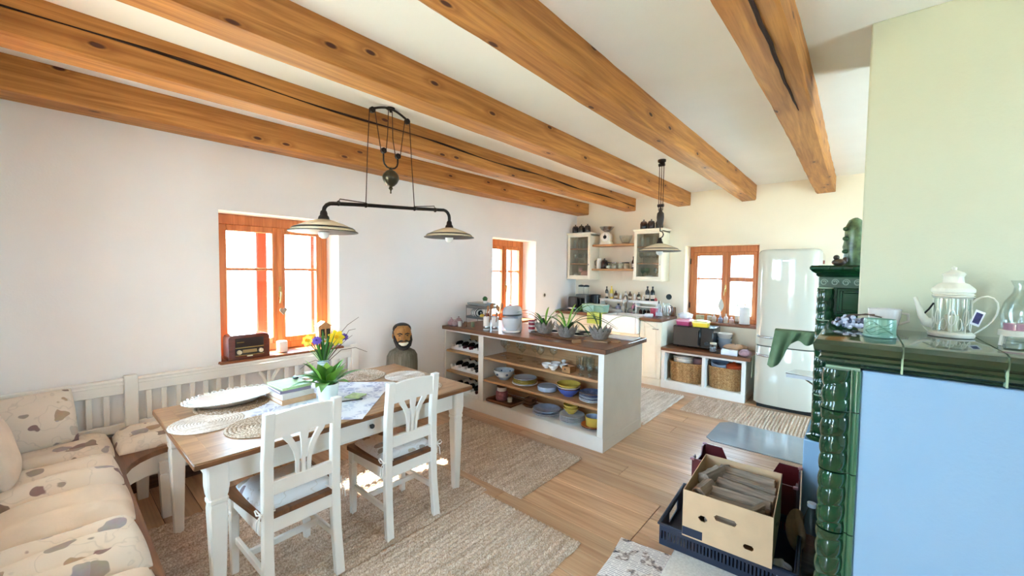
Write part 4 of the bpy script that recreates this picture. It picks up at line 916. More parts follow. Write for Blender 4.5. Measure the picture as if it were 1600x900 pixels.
lotus((1.27, 3.42, IZ+.013), 'lotus shaped silver pot with arching strap leaves, leftmost of three on the island',
      [(200, .34, .5, .75, LW, GRND), (225, .36, .35, .8, LW, GRND), (180, .30, .8, .6, LW, GRND), (160, .32, .55, .85, LW, GRN), (30, .36, .55, .7, LW, GRND), (60, .30, .4, .6, LW, GRN), (300, .30, .9, .5, .014, GRND), (340, .34, .6, .8, LW, GRN), (110, .25, .3, .5, LW, GRN2), (260, .24, .5, .6, LW, GRN)], 0)
lotus((1.575, 3.37, IZ+.013), 'lotus shaped silver pot with the tallest strap leaved plant, middle of three on the island',
      [(40, .50, .25, .75, .012, GRN2), (60, .52, .4, .8, .012, GRN), (20, .44, .55, .95, .014, GRND), (5, .42, .7, .85, .015, GRND), (210, .32, .6, .75, .01, GRND), (180, .3, .7, .7, .01, GRN), (330, .36, .7, .95, .014, GRND), (150, .34, .4, .7, .01, GRN), (90, .28, .3, .4, .012, GRN2), (270, .26, .5, .5, .01, GRN2)], 0)
lotus((1.88, 3.49, IZ+.013), 'lotus shaped silver pot with one long leaf hanging over the worktop end, rightmost of three',
      [(35, .46, .55, .95, .011, GRN), (200, .40, .25, .8, .014, GRN), (215, .36, .2, .5, .012, GRND), (240, .22, .3, .3, .009, GRND), (120, .24, .4, .5, .009, GRN)], 0)
tb = thing('serving_tray', 'long thin wooden tray under the left and middle lotus pots', 'tray', (1.43, 3.40, IZ), -.05)
obj('board', B(-.27, .27, -.11, .11, .003, .012, b=.003), TRAYW, tb)
for s in (-1, 1): obj('handle', MB().tube([(s*.26, -.05, .009), (s*.31, -.03, .012), (s*.31, .03, .012), (s*.26, .05, .009)], .006, 8), TRAYW, tb)
tb = thing('serving_board', 'small wooden board with a handle under the right lotus pot', 'board', (1.89, 3.46, IZ), .25)
obj('board', MB().prism([(-.13, -.1), (.1, -.1), (.12, -.04), (.19, -.03), (.2, 0), (.19, .03), (.12, .04), (.1, .1), (-.13, .1)], .0, .012), wood('board_wood', '#b18a63', '#8c6644', 'x', .5), tb, smooth=0)
one('wooden_block', B(-.04, .04, -.018, .018, 0, .03, b=.003), wood('board_wood', '#b18a63', '#8c6644'), 'small wooden block beside the right lotus pot on the island', 'block', (1.79, 3.21, IZ), .9)
hb = thing('induction_hob', 'black glass hob set in the island worktop behind the lotus pots', 'hob', (1.38, 3.72, IZ))
obj('glass_plate', B(-.29, .29, -.2, .2, 0, .006, b=.002), mat('hob_glass', '#111315', .05, coat=1.0), hb)
for x, y_ in ((-.15, -.08), (.15, -.08), (-.15, .09), (.15, .09)): obj('cooking_zone', MB().lathe([(.072, .0061), (.075, .0065), (.078, .0061)], 28, c=(x, y_, 0)), mat('zone_ring', '#6d7073', .4), hb)
one('cutting_board', B(-.15, .15, -.1, .1, 0, .012, b=.004), mat('white_board', '#e9ebf0', .4), 'white plastic cutting board at the right rear end of the island worktop', 'board', (1.98, 3.76, IZ), .05)
# ------------------------------------------------------------------ back counter
def door_panel(parent, x0, x1, z0, z1, y, knob=None, m=CREAM):
    """framed cabinet door whose face looks towards -y"""
    d = obj('door', MB().box(x0, x1, y-.018, y, z0, z1, b=.003), m, parent)
    f = .055
    obj('door_frame', MB().box(x0, x0+f, y-.024, y-.018, z0, z1, b=.002).box(x1-f, x1, y-.024, y-.018, z0, z1, b=.002).box(x0+f, x1-f, y-.024, y-.018, z0, z0+f, b=.002).box(x0+f, x1-f, y-.024, y-.018, z1-f, z1, b=.002), m, d)
    obj('raised_panel', B(x0+f+.02, x1-f-.02, y-.023, y-.018, z0+f+.02, z1-f-.02, b=.002), m, d)
    if knob: obj('handle', MB().tube([(knob[0]-.04, y-.024, knob[1]), (knob[0]-.03, y-.045, knob[1]), (knob[0]+.03, y-.045, knob[1]), (knob[0]+.04, y-.024, knob[1])], .006, 8), STEEL, d)
    return d
def base_unit(x0, x1, ztop, label, doors, drawer=False):
    t = thing('base_cabinet', label, 'cabinet', (0, 0, 0), 0, 'base cabinets under the back worktop')
    obj('body', B(x0, x1, 5.49, 6.04, .09, ztop), CREAM, t); obj('plinth', B(x0, x1, 5.48, 6.03, 0, .09), CREAM, t)
    w = (x1-x0)/doors
    for i in range(doors):
        door_panel(t, x0+i*w+.004, x0+(i+1)*w-.004, .11, ztop-(.14 if drawer else .01), 5.49, (x0+(i+.8)*w-.02, ztop-(.22 if drawer else .1)))
        if drawer:
            q = obj('drawer', B(x0+i*w+.004, x0+(i+1)*w-.004, 5.472, 5.49, ztop-.13, ztop-.008, b=.003), CREAM, t)
            obj('handle', MB().tube([(x0+(i+.5)*w-.05, 5.472, ztop-.07), (x0+(i+.5)*w-.04, 5.452, ztop-.07), (x0+(i+.5)*w+.04, 5.452, ztop-.07), (x0+(i+.5)*w+.05, 5.472, ztop-.07)], .006, 8), STEEL, q)
base_unit(1.432, 1.738, .888, 'cream framed base cabinet at the right end of the back worktop', 1)
base_unit(.862, 1.43, .69, 'cream base cabinet under the white sink', 2)
base_unit(.02, .86, .888, 'cream base cabinet left of the sink in the corner', 2, True)
wt = thing('kitchen_worktop', 'walnut worktop along the back wall around the white sink', 'worktop', (0, 0, 0))
obj('board', B(.004, .862, 5.442, 6.058, .89, .93, b=.004), WTOP, wt); obj('board', B(1.43, 1.742, 5.442, 6.058, .89, .93, b=.004), WTOP, wt); obj('board', B(.862, 1.43, 5.87, 6.058, .89, .93), WTOP, wt)
sk = thing('farmhouse_sink', 'deep white ceramic sink set in the back worktop', 'sink', (0, 0, 0))
obj('basin', MB().box(.866, .90, 5.40, 5.866, .695, .938, b=.01).box(1.392, 1.426, 5.40, 5.866, .695, .938, b=.01).box(.90, 1.392, 5.40, 5.435, .695, .938, b=.01).box(.90, 1.392, 5.83, 5.866, .695, .938, b=.01).box(.9, 1.392, 5.435, 5.83, .695, .725), WHITEC, sk)
fc = thing('faucet', 'grey gooseneck kitchen tap behind the white sink', 'faucet', (1.06, 5.848, .939))
obj('neck', MB().tube([(0, 0, 0), (0, 0, .2)]+[(0, -.07+.07*math.cos(a), .2+.07*math.sin(a)) for a in (.4, .8, 1.2, 1.57, 2.0, 2.4, 2.8, PI)]+[(0, -.14, .15)], .011, 10), mat('pewter', '#8d8a84', .3, .9), fc)
obj('base', MB().lathe([(0, 0), (.026, 0), (.026, .008), (.016, .02), (.014, .05), (0, .051)], 16), mat('pewter', '#8d8a84'), fc); obj('lever', MB().tube([(.012, 0, .05), (.06, 0, .075)], [.007, .005], 8), mat('pewter', '#8d8a84'), fc)
# items on the counter
kt = thing('electric_kettle', 'dark electric kettle with steel band in the counter corner', 'kettle', (.22, 5.62, .931))
DK = mat('dark_kettle', '#3a3433', .35, spec=.5)
obj('body', MB().lathe([(0, .0), (.075, 0), (.08, .02), (.078, .12), (.07, .2), (.062, .225), (0, .228)], 24), DK, kt); obj('steel_band', MB().lathe([(.0805, .02), (.082, .022), (.0815, .055), (.08, .057)], 24), STEEL, kt)
obj('handle', MB().tube([(.06, .03, .21), (.11, .05, .2), (.12, .055, .12), (.075, .035, .05)], .011, 8), BLACK, kt)
cm = thing('coffee_machine', 'coffee maker with glass containers and black lids in the counter corner', 'coffee machine', (.275, 5.87, .931))
obj('body', B(-.1, .1, -.1, .1, 0, .26, b=.015), mat('steel_grey', '#8b8a88', .35, .6), cm); obj('drip_tray', B(-.09, .09, -.16, -.1, 0, .03, b=.005), BLACK, cm); obj('front_panel', B(-.08, .08, -.106, -.1, .05, .2, b=.003), BLACK, cm)
for s in (-1, 1):
    jr_ = obj('bean_hopper', MB().lathe([(0, .262), (.04, .262), (.045, .27), (.045, .38), (0, .381)], 18, c=(s*.048, 0, 0)), CLEAR, cm); obj('lid', MB().lathe([(.045, .38), (.05, .383), (.048, .405), (.015, .415), (0, .416)], 18, c=(s*.048, 0, 0)), BLACK, jr_)
one('bread_bin', MB().lathe([(0, 0), (.075, 0), (.08, .005), (.08, .235), (.083, .237), (.083, .255), (.07, .262), (0, .264)], 26), BLACK, 'tall black lidded canister behind the turquoise boxes', 'canister', (.475, 5.92, .931))
for i, (x, y_, rz, m_) in enumerate(((.55, 5.60, .1, '#a9d6cf'), (.74, 5.62, -.15, '#9cc4b6'))):
    t = thing('storage_box', ('pale turquoise plastic box, left of the pair on the counter', 'greenish plastic box tilted, right of the pair on the counter')[i], 'box', (x, y_, .931), rz, 'turquoise boxes on the counter')
    obj('box', MB().rings([[(a*w, b*d, z) for a, b in ((-1, -.9), (-.9, -1), (.9, -1), (1, -.9), (1, .9), (.9, 1), (-.9, 1), (-1, .9))] for z, w, d in ((0, .085, .07), (.115, .1, .085))]), mat('turq%d' % i, m_, .25, spec=.5), t)
    obj('lid', B(-.1, .1, -.09, .09, .1155, .13, b=.006), mat('turqlid%d' % i, '#cfe6e2', .3), t)
def clothdrape(u, v):
    x = (u-.5)*.26; y_ = (v-.5)*.30
    return (x, y_, .012+.008*math.sin(u*9)+.006*math.sin(v*7+u*4))
one('tea_towel', MB().sheet(lambda u, v: (-.13+.26*u, (-.015-.012*math.sin(u*9)*min(1, v*3)) if v > .25 else (-.015+.16*(.25-v)*4), .012+.004*math.sin(u*8) if v <= .25 else .012-.16*(v-.25)/.75), .003, 24, 20), mat('lime_cloth', '#cfe07c', .9, var=.1), 'lime green cloth hanging over the counter edge left of the sink', 'cloth', (.735, 5.44, .9305), .0)
one('plate_stand', MB().box(-.16, .16, -.09, .09, 0, .05, b=.01), mat('white_crate', '#ddd9d6', .5, var=.1, vs=40), 'white low drainer box behind the sink', 'drainer', (.80, 5.95, .931))
# spice shelf
ss = thing('spice_shelf', 'low white wooden spice shelf standing on the back worktop', 'shelf', (0, 0, 0))
obj('top_board', B(.575, 1.51, 5.86, 6.02, 1.124, 1.139, b=.003), WHITE, ss)
for x in (.58, 1.18, 1.49): obj('upright', B(x, x+.018, 5.87, 6.01, .931, 1.124), WHITE, ss)
obj('mid_board', B(1.198, 1.49, 5.87, 6.01, 1.04, 1.053), WHITE, ss)
sc_ = [(.598, 1.124)]+[(.598+.582*i/72, 1.124-.018-.012*abs(math.sin(PI*i/6))) for i in range(73)]+[(1.18, 1.124)]
obj('scalloped_rail', MB().prism(sc_, 5.868, 5.876, 'y'), WHITE, ss, smooth=0); obj('front_rail', B(1.198, 1.49, 5.868, 5.876, 1.095, 1.124), WHITE, ss)
DARKB = mat('dark_bottle', '#1f1a17', .15, coat=.5); BRNB = mat('brown_bottle', '#4a2d22', .2, coat=.4); PALEB = mat('pale_bottle', '#d9cfc6', .3); BLKB = mat('black_bottle', '#121315', .2, coat=.4); YELB = mat('yellow_bottle', '#d8c450', .35)
def bottle(loc, h, r_, m_, cap, label, group, neck=.35):
    t = thing('bottle', label, 'bottle', loc, 0, group)
    obj('body', MB().lathe([(0, 0), (r_, 0), (r_*1.03, .004), (r_*1.03, h*(.92-neck)), (r_*.8, h*(1-neck)), (r_*neck*1.1, h*(1.1-neck)), (r_*.36, h*.9), (r_*.36, h*.93), (0, h*.935)], 16), m_, t)
    obj('cap', MB().lathe([(r_*.42, h*.9), (r_*.44, h*.91), (r_*.42, h), (0, h+.001)], 12), cap, t)
    if h > .1: obj('paper_label', MB().lathe([(r_*1.04, h*.14), (r_*1.055, h*.15), (r_*1.055, h*.4), (r_*1.04, h*.41)], 16), mat('bottle_label', '#cfc4b4', .6, var=.2, vs=60), t)
G = 'bottles on the spice shelf'
for x, h, r_, m_, cap, lab in ((.66, .19, .024, DARKB, BLKB, 'slim dark oil bottle at the left end of the spice shelf'), (.745, .20, .026, YELB, YELB, 'yellow bottle second from the left on the spice shelf'),
    (.82, .125, .027, BRNB, BLKB, 'round brown bottle third from the left on the spice shelf'), (.90, .09, .024, PALEB, PALEB, 'pale little jar fourth from the left on the spice shelf'), (.985, .12, .027, PALEB, BLKB, 'pale bottle with black cap in the middle of the spice shelf'),
    (1.06, .125, .026, BRNB, BLKB, 'brown bottle right of the middle of the spice shelf'), (1.13, .1, .022, PALEB, PALEB, 'slim pale bottle right of the brown ones on the spice shelf'), (1.20, .12, .025, DARKB, BLKB, 'short dark bottle just left of the tall black pair'),
    (1.27, .085, .022, PALEB, PALEB, 'pale jar touching the tall black bottles on the spice shelf'), (1.335, .215, .031, BLKB, BLKB, 'tall black bottle, left of the pair on the spice shelf'), (1.415, .215, .031, BLKB, BLKB, 'tall black bottle, right of the pair on the spice shelf'), (1.465, .05, .02, mat('coral', '#c0524c', .4), mat('coral', '#c0524c'), 'small coral red jar at the right end of the spice shelf')):
    bottle((x, 5.94, 1.14), h, r_, m_, cap, lab, G, .3)
G = 'things under the spice shelf'
for x, y_, h, r_, m_, cap, lab in ((.66, 5.94, .12, .032, BRNB, BLKB, 'brown jar under the left end of the spice shelf'), (.74, 5.93, .09, .03, PALEB, PALEB, 'white jar under the left half of the spice shelf'), (.86, 5.96, .13, .045, mat('lilac_jar', '#aab0c8', .3), DARKB, 'lilac jar under the middle of the spice shelf'),
    (.955, 5.92, .15, .03, PALEB, STEEL, 'pale soap bottle behind the tap'), (1.13, 5.92, .165, .032, mat('pink_soap', '#d99ab0', .25), PALEB, 'pink soap pump bottle behind the sink'), (1.16, 5.88, .11, .022, DARKB, BLKB, 'dark little bottle beside the pink soap'),
    (1.24, 5.93, .08, .024, BRNB, PALEB, 'brown spice pot first from the left on the right shelf bay'), (1.30, 5.93, .08, .024, DARKB, PALEB, 'dark spice pot second in the right shelf bay'), (1.36, 5.93, .08, .024, BRNB, PALEB, 'brown spice pot third in the right shelf bay'), (1.42, 5.93, .08, .024, DARKB, PALEB, 'dark spice pot fourth in the right shelf bay')):
    bottle((x, y_, .931 if not .79 < x < .82 else .983), h, r_, m_, cap, lab, G, .3)
CANR = mat('red_tin', '#b53a52', .35, var=.3, vs=30)
one('biscuit_tin', MB().lathe([(0, 0), (.05, 0), (.052, .004), (.052, .1), (.054, .102), (.054, .115), (0, .117)], 22), CANR, 'red and pink tin on the worktop right of the sink', 'tin', (1.515, 5.76, .931))
one('tissue_pack', B(-.06, .06, -.04, .04, 0, .05, b=.012), mat('white_pack', '#e8e6ea', .6), 'white crumpled pack on the worktop right of the sink', 'pack', (1.50, 5.60, .931), .3)
sy = thing('soda_bottle', 'clear spray bottle with dark nozzle at the right end of the back worktop', 'bottle', (1.635, 5.62, .931))
obj('body', MB().lathe([(0, 0), (.036, 0), (.04, .01), (.04, .13), (.018, .19), (.014, .2), (0, .201)], 18), glass('bottle_glass', (.86, .9, .93), 1.0), sy); obj('nozzle', MB().cyl((0, 0, .2), (0, 0, .24), .009, .005), BLACK, sy); obj('sleeve', MB().lathe([(.0405, .03), (.0415, .032), (.0415, .075), (.0405, .077)], 18), mat('grey_label', '#aeb4c0', .5, var=.3, vs=50), sy)
gj = thing('glass_jug', 'clear glass jug with handle beside the spray bottle', 'jug', (1.69, 5.76, .931))
obj('body', MB().lathe([(0, 0), (.05, 0), (.06, .02), (.058, .12), (.045, .17), (.05, .2), (.047, .2), (.041, .17), (.054, .12), (.055, .022), (0, .008)], 20), CLEAR, gj); obj('handle', MB().tube([(.045, -.02, .18), (.09, -.03, .16), (.1, -.035, .09), (.058, -.02, .04)], .006, 8), mat('grey_handle', '#5b5a5e', .3), gj)
one('knife_block', MB().box(-.04, .04, -.035, .035, 0, .13, b=.005), TRAYW, 'dark wooden block against the wall at the end of the worktop', 'block', (1.69, 5.99, .931))
# wall sockets
for nm_, loc, rz, lab, m_ in (('wall_socket', (.0, 5.132, 1.19), PI/2, 'round light switch on the left wall before the corner', mat('socket_grey', '#6d675c', .4)), ('wall_socket', (1.615, 6.06, 1.205), 0, 'round dark socket on the back wall above the worktop', mat('socket_dark', '#3c403c', .4))):
    t = thing(nm_, lab, 'socket', loc, rz); m = Matrix.Rotation(PI/2, 4, 'X')
    obj('ring', MB().lathe([(.04, 0), (.042, .004), (.036, .012), (.028, .012), (.026, 0)], 24, m=m), mat('socket_white', '#e7e4dc', .3) if rz else m_, t); obj('insert', MB().lathe([(.027, 0), (.027, .009), (0, .01)], 20, m=m), m_, t)
    obj('knob', MB().box(-.004, .004, -.022, -.009, -.014, .014, b=.002), m_ if rz else BLACK, t)

# ------------------------------------------------------------------ wall cabinets and shelves
def wall_cab(x0, x1, label):
    t = thing('wall_cabinet', label, 'cabinet', (0, 0, 0), 0, 'glazed wall cabinets')
    z0, z1, y0 = 1.46, 2.17, 5.77
    obj('side', B(x0, x0+.018, y0, 6.055, z0, z1), CREAM, t); obj('side', B(x1-.018, x1, y0, 6.055, z0, z1), CREAM, t)
    obj('back', B(x0+.018, x1-.018, 6.043, 6.055, z0, z1), mat('cabinet_back', '#b5a78a', .6), t); obj('bottom', B(x0-.008, x1+.012, y0-.026, 6.055, z0-.022, z0, b=.004), CREAM, t); obj('top', B(x0, x1, y0, 6.055, z1-.018, z1), CREAM, t)
    obj('cornice', MB().rings([[(x0-a, y0-.02-a, z), (x1+a, y0-.02-a, z), (x1+a, 6.055, z), (x0-a, 6.055, z)] for a, z in ((0, z1), (.006, z1+.006), (.02, z1+.018), (.02, z1+.028))]), CREAM, t, smooth=0)
    for z in (1.70, 1.945): obj('shelf', B(x0+.018, x1-.018, y0+.005, 6.043, z-.015, z), SHELFW, t)
    f = .042
    d = obj('door', MB().box(x0, x0+f, y0-.02, y0-.001, z0, z1, b=.003).box(x1-f, x1, y0-.02, y0-.001, z0, z1, b=.003).box(x0+f, x1-f, y0-.02, y0-.001, z0, z0+f, b=.003).box(x0+f, x1-f, y0-.02, y0-.001, z1-f, z1, b=.003), CREAM, t)
    obj('pane', B(x0+f, x1-f, y0-.012, y0-.008, z0+f, z1-f), glass('cabinet_glass', (.92, .92, .88), .5), d); obj('knob', MB().ell((x1-.02, y0-.03, 1.68), (.01, .01, .01), 10, 6), STEEL, d)
wall_cab(.025, .448, 'cream glazed wall cabinet in the left corner above the kettle'); wall_cab(1.19, 1.605, 'cream glazed wall cabinet right of the open shelves by the pendant lamp')
for z, lab in ((2.0, 'upper wooden wall shelf between the glazed cabinets'), (1.615, 'lower wooden wall shelf between the glazed cabinets')):
    one('wall_shelf', B(.462, 1.176, 5.79, 6.058, z-.032, z, b=.004), SHELFW, lab, 'shelf')
CAN = mat('brown_stoneware', '#2c1d18', .25, coat=.5, var=.2)
def canister(loc, label, s=1.0):
    t = thing('stoneware_canister', label, 'canister', loc, 0, 'dark canisters on the wall cabinets')
    obj('body', MB().lathe([(0, 0), (.05*s, 0), (.053*s, .005), (.053*s, .09*s), (.043*s, .105*s), (0, .106*s)], 20), CAN, t); obj('lid', MB().lathe([(.045*s, .106*s), (.046*s, .112*s), (.03*s, .124*s), (.01*s, .128*s), (.008*s, .137*s), (.012*s, .147*s), (0, .152*s)], 18), CAN, t)
for i, x in enumerate((.10, .215, .33)): canister((x, 5.86, 2.199), 'dark stoneware canister, %s on the left wall cabinet' % ('left', 'middle', 'right')[i])
for i, x in enumerate((1.285, 1.40, 1.52)): canister((x, 5.86, 2.199), 'dark stoneware canister, %s on the right wall cabinet' % ('left', 'middle', 'right')[i])
ks = thing('kitchen_scale', 'white kitchen scale with round dial and steel bowl on the upper shelf', 'scale', (.67, 5.88, 2.001))
obj('body', MB().rings([[(a*w, b*d, z) for a, b in ((-1, -.7), (-.7, -1), (.7, -1), (1, -.7), (1, .7), (.7, 1), (-.7, 1), (-1, .7))] for z, w, d in ((0, .1, .06), (.02, .095, .055), (.05, .07, .045), (.09, .085, .05), (.15, .08, .05), (.19, .05, .04), (.2, .02, .02))]), CREAM, ks)
m = Matrix.Rotation(PI/2, 4, 'X'); obj('dial', MB().lathe([(.07, .045), (.073, .052), (.068, .06), (0, .06)], 28, c=(0, 0, .115), m=m), mat('dial_white', '#f1efe8', .4), ks)
obj('dial_ring', MB().lathe([(.022, .061), (.03, .063), (.03, .061)], 20, c=(0, 0, .115), m=m), BLACK, ks); obj('pointer', MB().box(-.003, .003, -.064, -.061, .115, .17), BLACK, ks)
obj('weighing_bowl', MB().lathe([(0, .205), (.04, .205), (.085, .235), (.115, .275), (.118, .277), (.112, .275), (.08, .238), (.036, .21), (0, .209)], 28), STEEL, ks)
one('glass_bowl', bowl_mb(.1, .13, .5), CLEAR, 'clear glass bowl on the upper wall shelf', 'bowl', (.985, 5.9, 2.001)); one('wooden_coaster', MB().lathe([(0, 0), (.06, 0), (.062, .006), (0, .007)], 20), TRAYW, 'round wooden stand inside the glass bowl on the upper shelf', 'coaster', (.985, 5.9, 2.0125))
pj_ = thing('milk_jug', 'white enamel jug at the left end of the lower wall shelf', 'jug', (.535, 5.9, 1.616))
obj('body', MB().lathe([(0, 0), (.042, 0), (.045, .01), (.042, .13), (.036, .15), (.042, .165), (.038, .165), (.033, .15), (0, .1)], 20), mat('enamel_white', '#eae6dd', .2, coat=.4), pj_); obj('handle', MB().tube([(-.04, 0, .14), (-.075, 0, .12), (-.07, 0, .06), (-.043, 0, .04)], .005, 8), BLACK, pj_)
canister((.64, 5.88, 1.616), 'dark stoneware jar beside the white jug on the lower wall shelf', 1.1)
one('pepper_mill', MB().lathe([(0, 0), (.022, 0), (.024, .05), (.016, .09), (.022, .12), (.016, .15), (0, .155)], 16), BLACK, 'black pepper mill behind the white jug on the lower wall shelf', 'mill', (.59, 5.97, 1.616))
for i, x in enumerate((.715, .815, .925, 1.02)):
    t = thing('storage_jar', 'low glass storage jar with dark lid, %s of four on the lower wall shelf' % ('first', 'second', 'third', 'fourth')[i], 'jar', (x, 5.87, 1.616), 0, 'glass jars on the lower wall shelf')
    obj('glass', MB().lathe([(0, 0), (.042, 0), (.046, .006), (.046, .075), (.04, .085), (.037, .083), (.042, .07), (.042, .008), (0, .005)], 18), CLEAR, t); obj('contents', MB().lathe([(0, .007), (.039, .007), (.04, .045), (0, .048)], 16), mat('flour', '#e3dccb', .9), t); obj('lid', MB().lathe([(.043, .085), (.046, .087), (.045, .1), (0, .104)], 18), (BLACK, STEEL, STEEL, BLACK)[i], t)
bottle((1.12, 5.9, 1.616), .19, .026, BRNB, BLKB, 'slim brown bottle at the right end of the lower wall shelf', 'bottles on the lower wall shelf', .35)
# contents of the glazed cabinets
hg = shared('highball_glass', lambda: tumbler_mb(.03, .14), CLEAR); wc = shared('cabinet_wine_glass', lambda: wine_mb(.034, .16), CLEAR); cup = shared('white_cup', lambda: bowl_mb(.045, .06, .55), WHITEC)
for i, x in enumerate((.10, .18, .26, .35)): put('highball_glass', hg, (x, 5.86, 1.946), 'tall clear glass on the top level of the left glazed cabinet, %s from left' % ordn[i], 'glass', 'glasses in the left glazed cabinet, top')
for i, x in enumerate((.10, .19, .28, .36)): put('stemmed_glass', wc, (x, 5.87, 1.701), 'stemmed glass on the middle level of the left glazed cabinet, %s from left' % ordn[i], 'glass', 'glasses in the left glazed cabinet, middle')
put('white_cup', cup, (.13, 5.86, 1.462), 'white cup at the bottom left of the left glazed cabinet', 'cup')
tp = thing('pink_teapot', 'pink pig shaped teapot at the bottom of the left glazed cabinet', 'teapot', (.29, 5.87, 1.462)); PNK = mat('pink_ceramic', '#dfa8a0', .3, coat=.3)
obj('body', MB().ell((0, 0, .06), (.075, .06, .06), 18, 12), PNK, tp); obj('head', MB().ell((-.06, -.03, .12), (.035, .03, .03), 14, 10), PNK, tp); obj('ear', MB().ell((-.075, -.03, .15), (.012, .006, .016), 8, 6), PNK, tp); obj('ear', MB().ell((-.045, -.03, .152), (.012, .006, .016), 8, 6), PNK, tp); obj('handle', MB().tube([(.06, 0, .09), (.1, 0, .09), (.1, 0, .04), (.068, 0, .04)], .008, 8), PNK, tp)
for i, x in enumerate((1.27, 1.35, 1.45, 1.53)): put('highball_glass', hg, (x, 5.87, 1.946), 'tall clear glass on the top level of the right glazed cabinet, %s from left' % ordn[i], 'glass', 'glasses in the right glazed cabinet, top')
for i, x in enumerate((1.26, 1.32, 1.38, 1.44, 1.50, 1.55)): put('stemmed_glass', wc, (x, 5.86+.03*(i % 2), 1.701), 'stemmed glass on the middle level of the right glazed cabinet, %s from left' % ordn[i], 'glass', 'glasses in the right glazed cabinet, middle')
gg = shared('green_goblet', lambda: wine_mb(.036, .17), glass('green_glass', (.55, .72, .5), .8))
for i, x in enumerate((1.26, 1.33, 1.47, 1.54)): put('green_goblet', gg, (x, 5.93, 1.462), 'green tinted goblet at the bottom of the right glazed cabinet, %s from left' % ordn[i], 'glass', 'green goblets')
one('butter_dish', MB().box(-.07, .07, -.045, .045, 0, .01, b=.004).box(-.055, .055, -.035, .035, .01, .055, b=.012), WHITEC, 'white butter dish at the bottom of the right glazed cabinet', 'dish', (1.39, 5.84, 1.462))

# ------------------------------------------------------------------ low cabinet with baskets
lc = thing('low_cabinet', 'low white two bay cabinet under the back window', 'cabinet', (0, 0, 0))
for a, b in ((1.745, 1.79), (2.262, 2.302), (2.712, 2.755)): obj('upright', B(a, b, 5.472, 6.055, .1, .514, b=.002), WHITE, lc)
obj('bottom_board', B(1.79, 2.712, 5.48, 6.04, .085, .105), WHITE, lc); obj('plinth', B(1.745, 2.755, 5.468, 5.50, 0, .1, b=.002), WHITE, lc); obj('plinth', B(2.72, 2.755, 5.5, 6.05, 0, .1), WHITE, lc); obj('back_panel', B(1.79, 2.712, 6.03, 6.05, .1, .514), WHITE, lc); obj('top_rail', B(1.745, 2.755, 5.468, 5.48, .488, .514, b=.002), WHITE, lc)
one('low_worktop', B(1.743, 2.805, 5.442, 6.058, .516, .556, b=.004), WTOP, 'walnut worktop on the low cabinet under the back window', 'worktop')
WICK = jute('water_hyacinth', '#b98f60', '#d8b688', '#7a5635')
def basket(cx, cy, w, d, h, label):
    t = thing('wicker_basket', label, 'basket', (cx, cy, .106), 0, 'wicker baskets in the low cabinet')
    def fn(u, v):
        a = 2*PI*u; q = 4.0; c, s_ = math.cos(a), math.sin(a)
        x = abs(c)**(2/q)*(1 if c > 0 else -1); y_ = abs(s_)**(2/q)*(1 if s_ > 0 else -1)
        tp_ = 1+.06*v; bump = .006*math.sin(a*22+(int(v*9.999) % 2)*PI)*abs(math.sin(PI*v*10))
        return (x*(w/2*tp_+bump), y_*(d/2*tp_+bump), v*h)
    g = MB().surf(fn, 132, 41, True, False); obj('weave', g, WICK, t)
    rs = [[((abs(math.cos(2*PI*j/44))**.5*(1 if math.cos(2*PI*j/44) > 0 else -1))*w/2*.99*k, (abs(math.sin(2*PI*j/44))**.5*(1 if math.sin(2*PI*j/44) > 0 else -1))*d/2*.99*k, z) for j in range(44)] for k, z in ((.96, .004), (.96, .012))]
    obj('base', MB().rings(rs), WICK, t)
    pts = [((abs(math.cos(2*PI*j/44))**.5*(1 if math.cos(2*PI*j/44) > 0 else -1))*w/2*1.06, (abs(math.sin(2*PI*j/44))**.5*(1 if math.sin(2*PI*j/44) > 0 else -1))*d/2*1.06, h) for j in range(45)]
    obj('rim', MB().tube(pts, .011, 8), WICK, t)
basket(2.03, 5.73, .41, .40, .255, 'wicker basket with a white pot in the left bay of the low cabinet')
basket(2.508, 5.73, .375, .40, .265, 'wicker basket with an orange pot in the right bay of the low cabinet')
wp = thing('enamel_pot', 'white lidded oval pot sticking out of the left wicker basket', 'pot', (1.985, 5.64, .335)); EN = mat('enamel_white', '#eae6dd')
obj('pot', MB().lathe([(0, 0), (.1, 0), (.115, .02), (.12, .09), (.115, .09), (0, .02)], 26, sx=1.1, sy=.85), EN, wp); obj('lid', MB().lathe([(.124, .09), (.12, .1), (.06, .118), (.018, .122), (.02, .135), (0, .138)], 26, sx=1.1, sy=.85), EN, wp); obj('rim_line', MB().lathe([(.1205, .083), (.1245, .086), (.1245, .091), (.1205, .092)], 26, sx=1.1, sy=.85), BLACK, wp)
one('pink_tin', MB().lathe([(0, 0), (.055, 0), (.06, .01), (.06, .12), (0, .125)], 20), mat('dusty_pink', '#a07a80', .4, var=.2), 'dusty pink tin in the left wicker basket', 'tin', (2.16, 5.66, .31))
one('blue_pan', MB().lathe([(0, 0), (.08, 0), (.1, .02), (.105, .08), (.1, .08), (.094, .024), (0, .01)], 24), mat('grey_blue_pan', '#8d9bb0', .3, coat=.3), 'grey blue pan in the right wicker basket', 'pan', (2.43, 5.65, .365), rot=(.3, .1, 0))
op = thing('orange_pot', 'orange enamel pot with lid in the right wicker basket', 'pot', (2.60, 5.63, .325)); ORG = mat('orange_enamel', '#c4502a', .25, coat=.5)
obj('pot', MB().lathe([(0, 0), (.07, 0), (.088, .03), (.092, .08), (.086, .08), (0, .02)], 24), ORG, op); obj('lid', MB().lathe([(.094, .08), (.09, .09), (.05, .115), (.012, .122), (.016, .136), (0, .14)], 24), ORG, op)
mw = thing('microwave', 'black microwave oven on the low walnut worktop', 'microwave', (2.09, 5.80, .557)); MWB = mat('microwave_black', '#131416', .25, coat=.3)
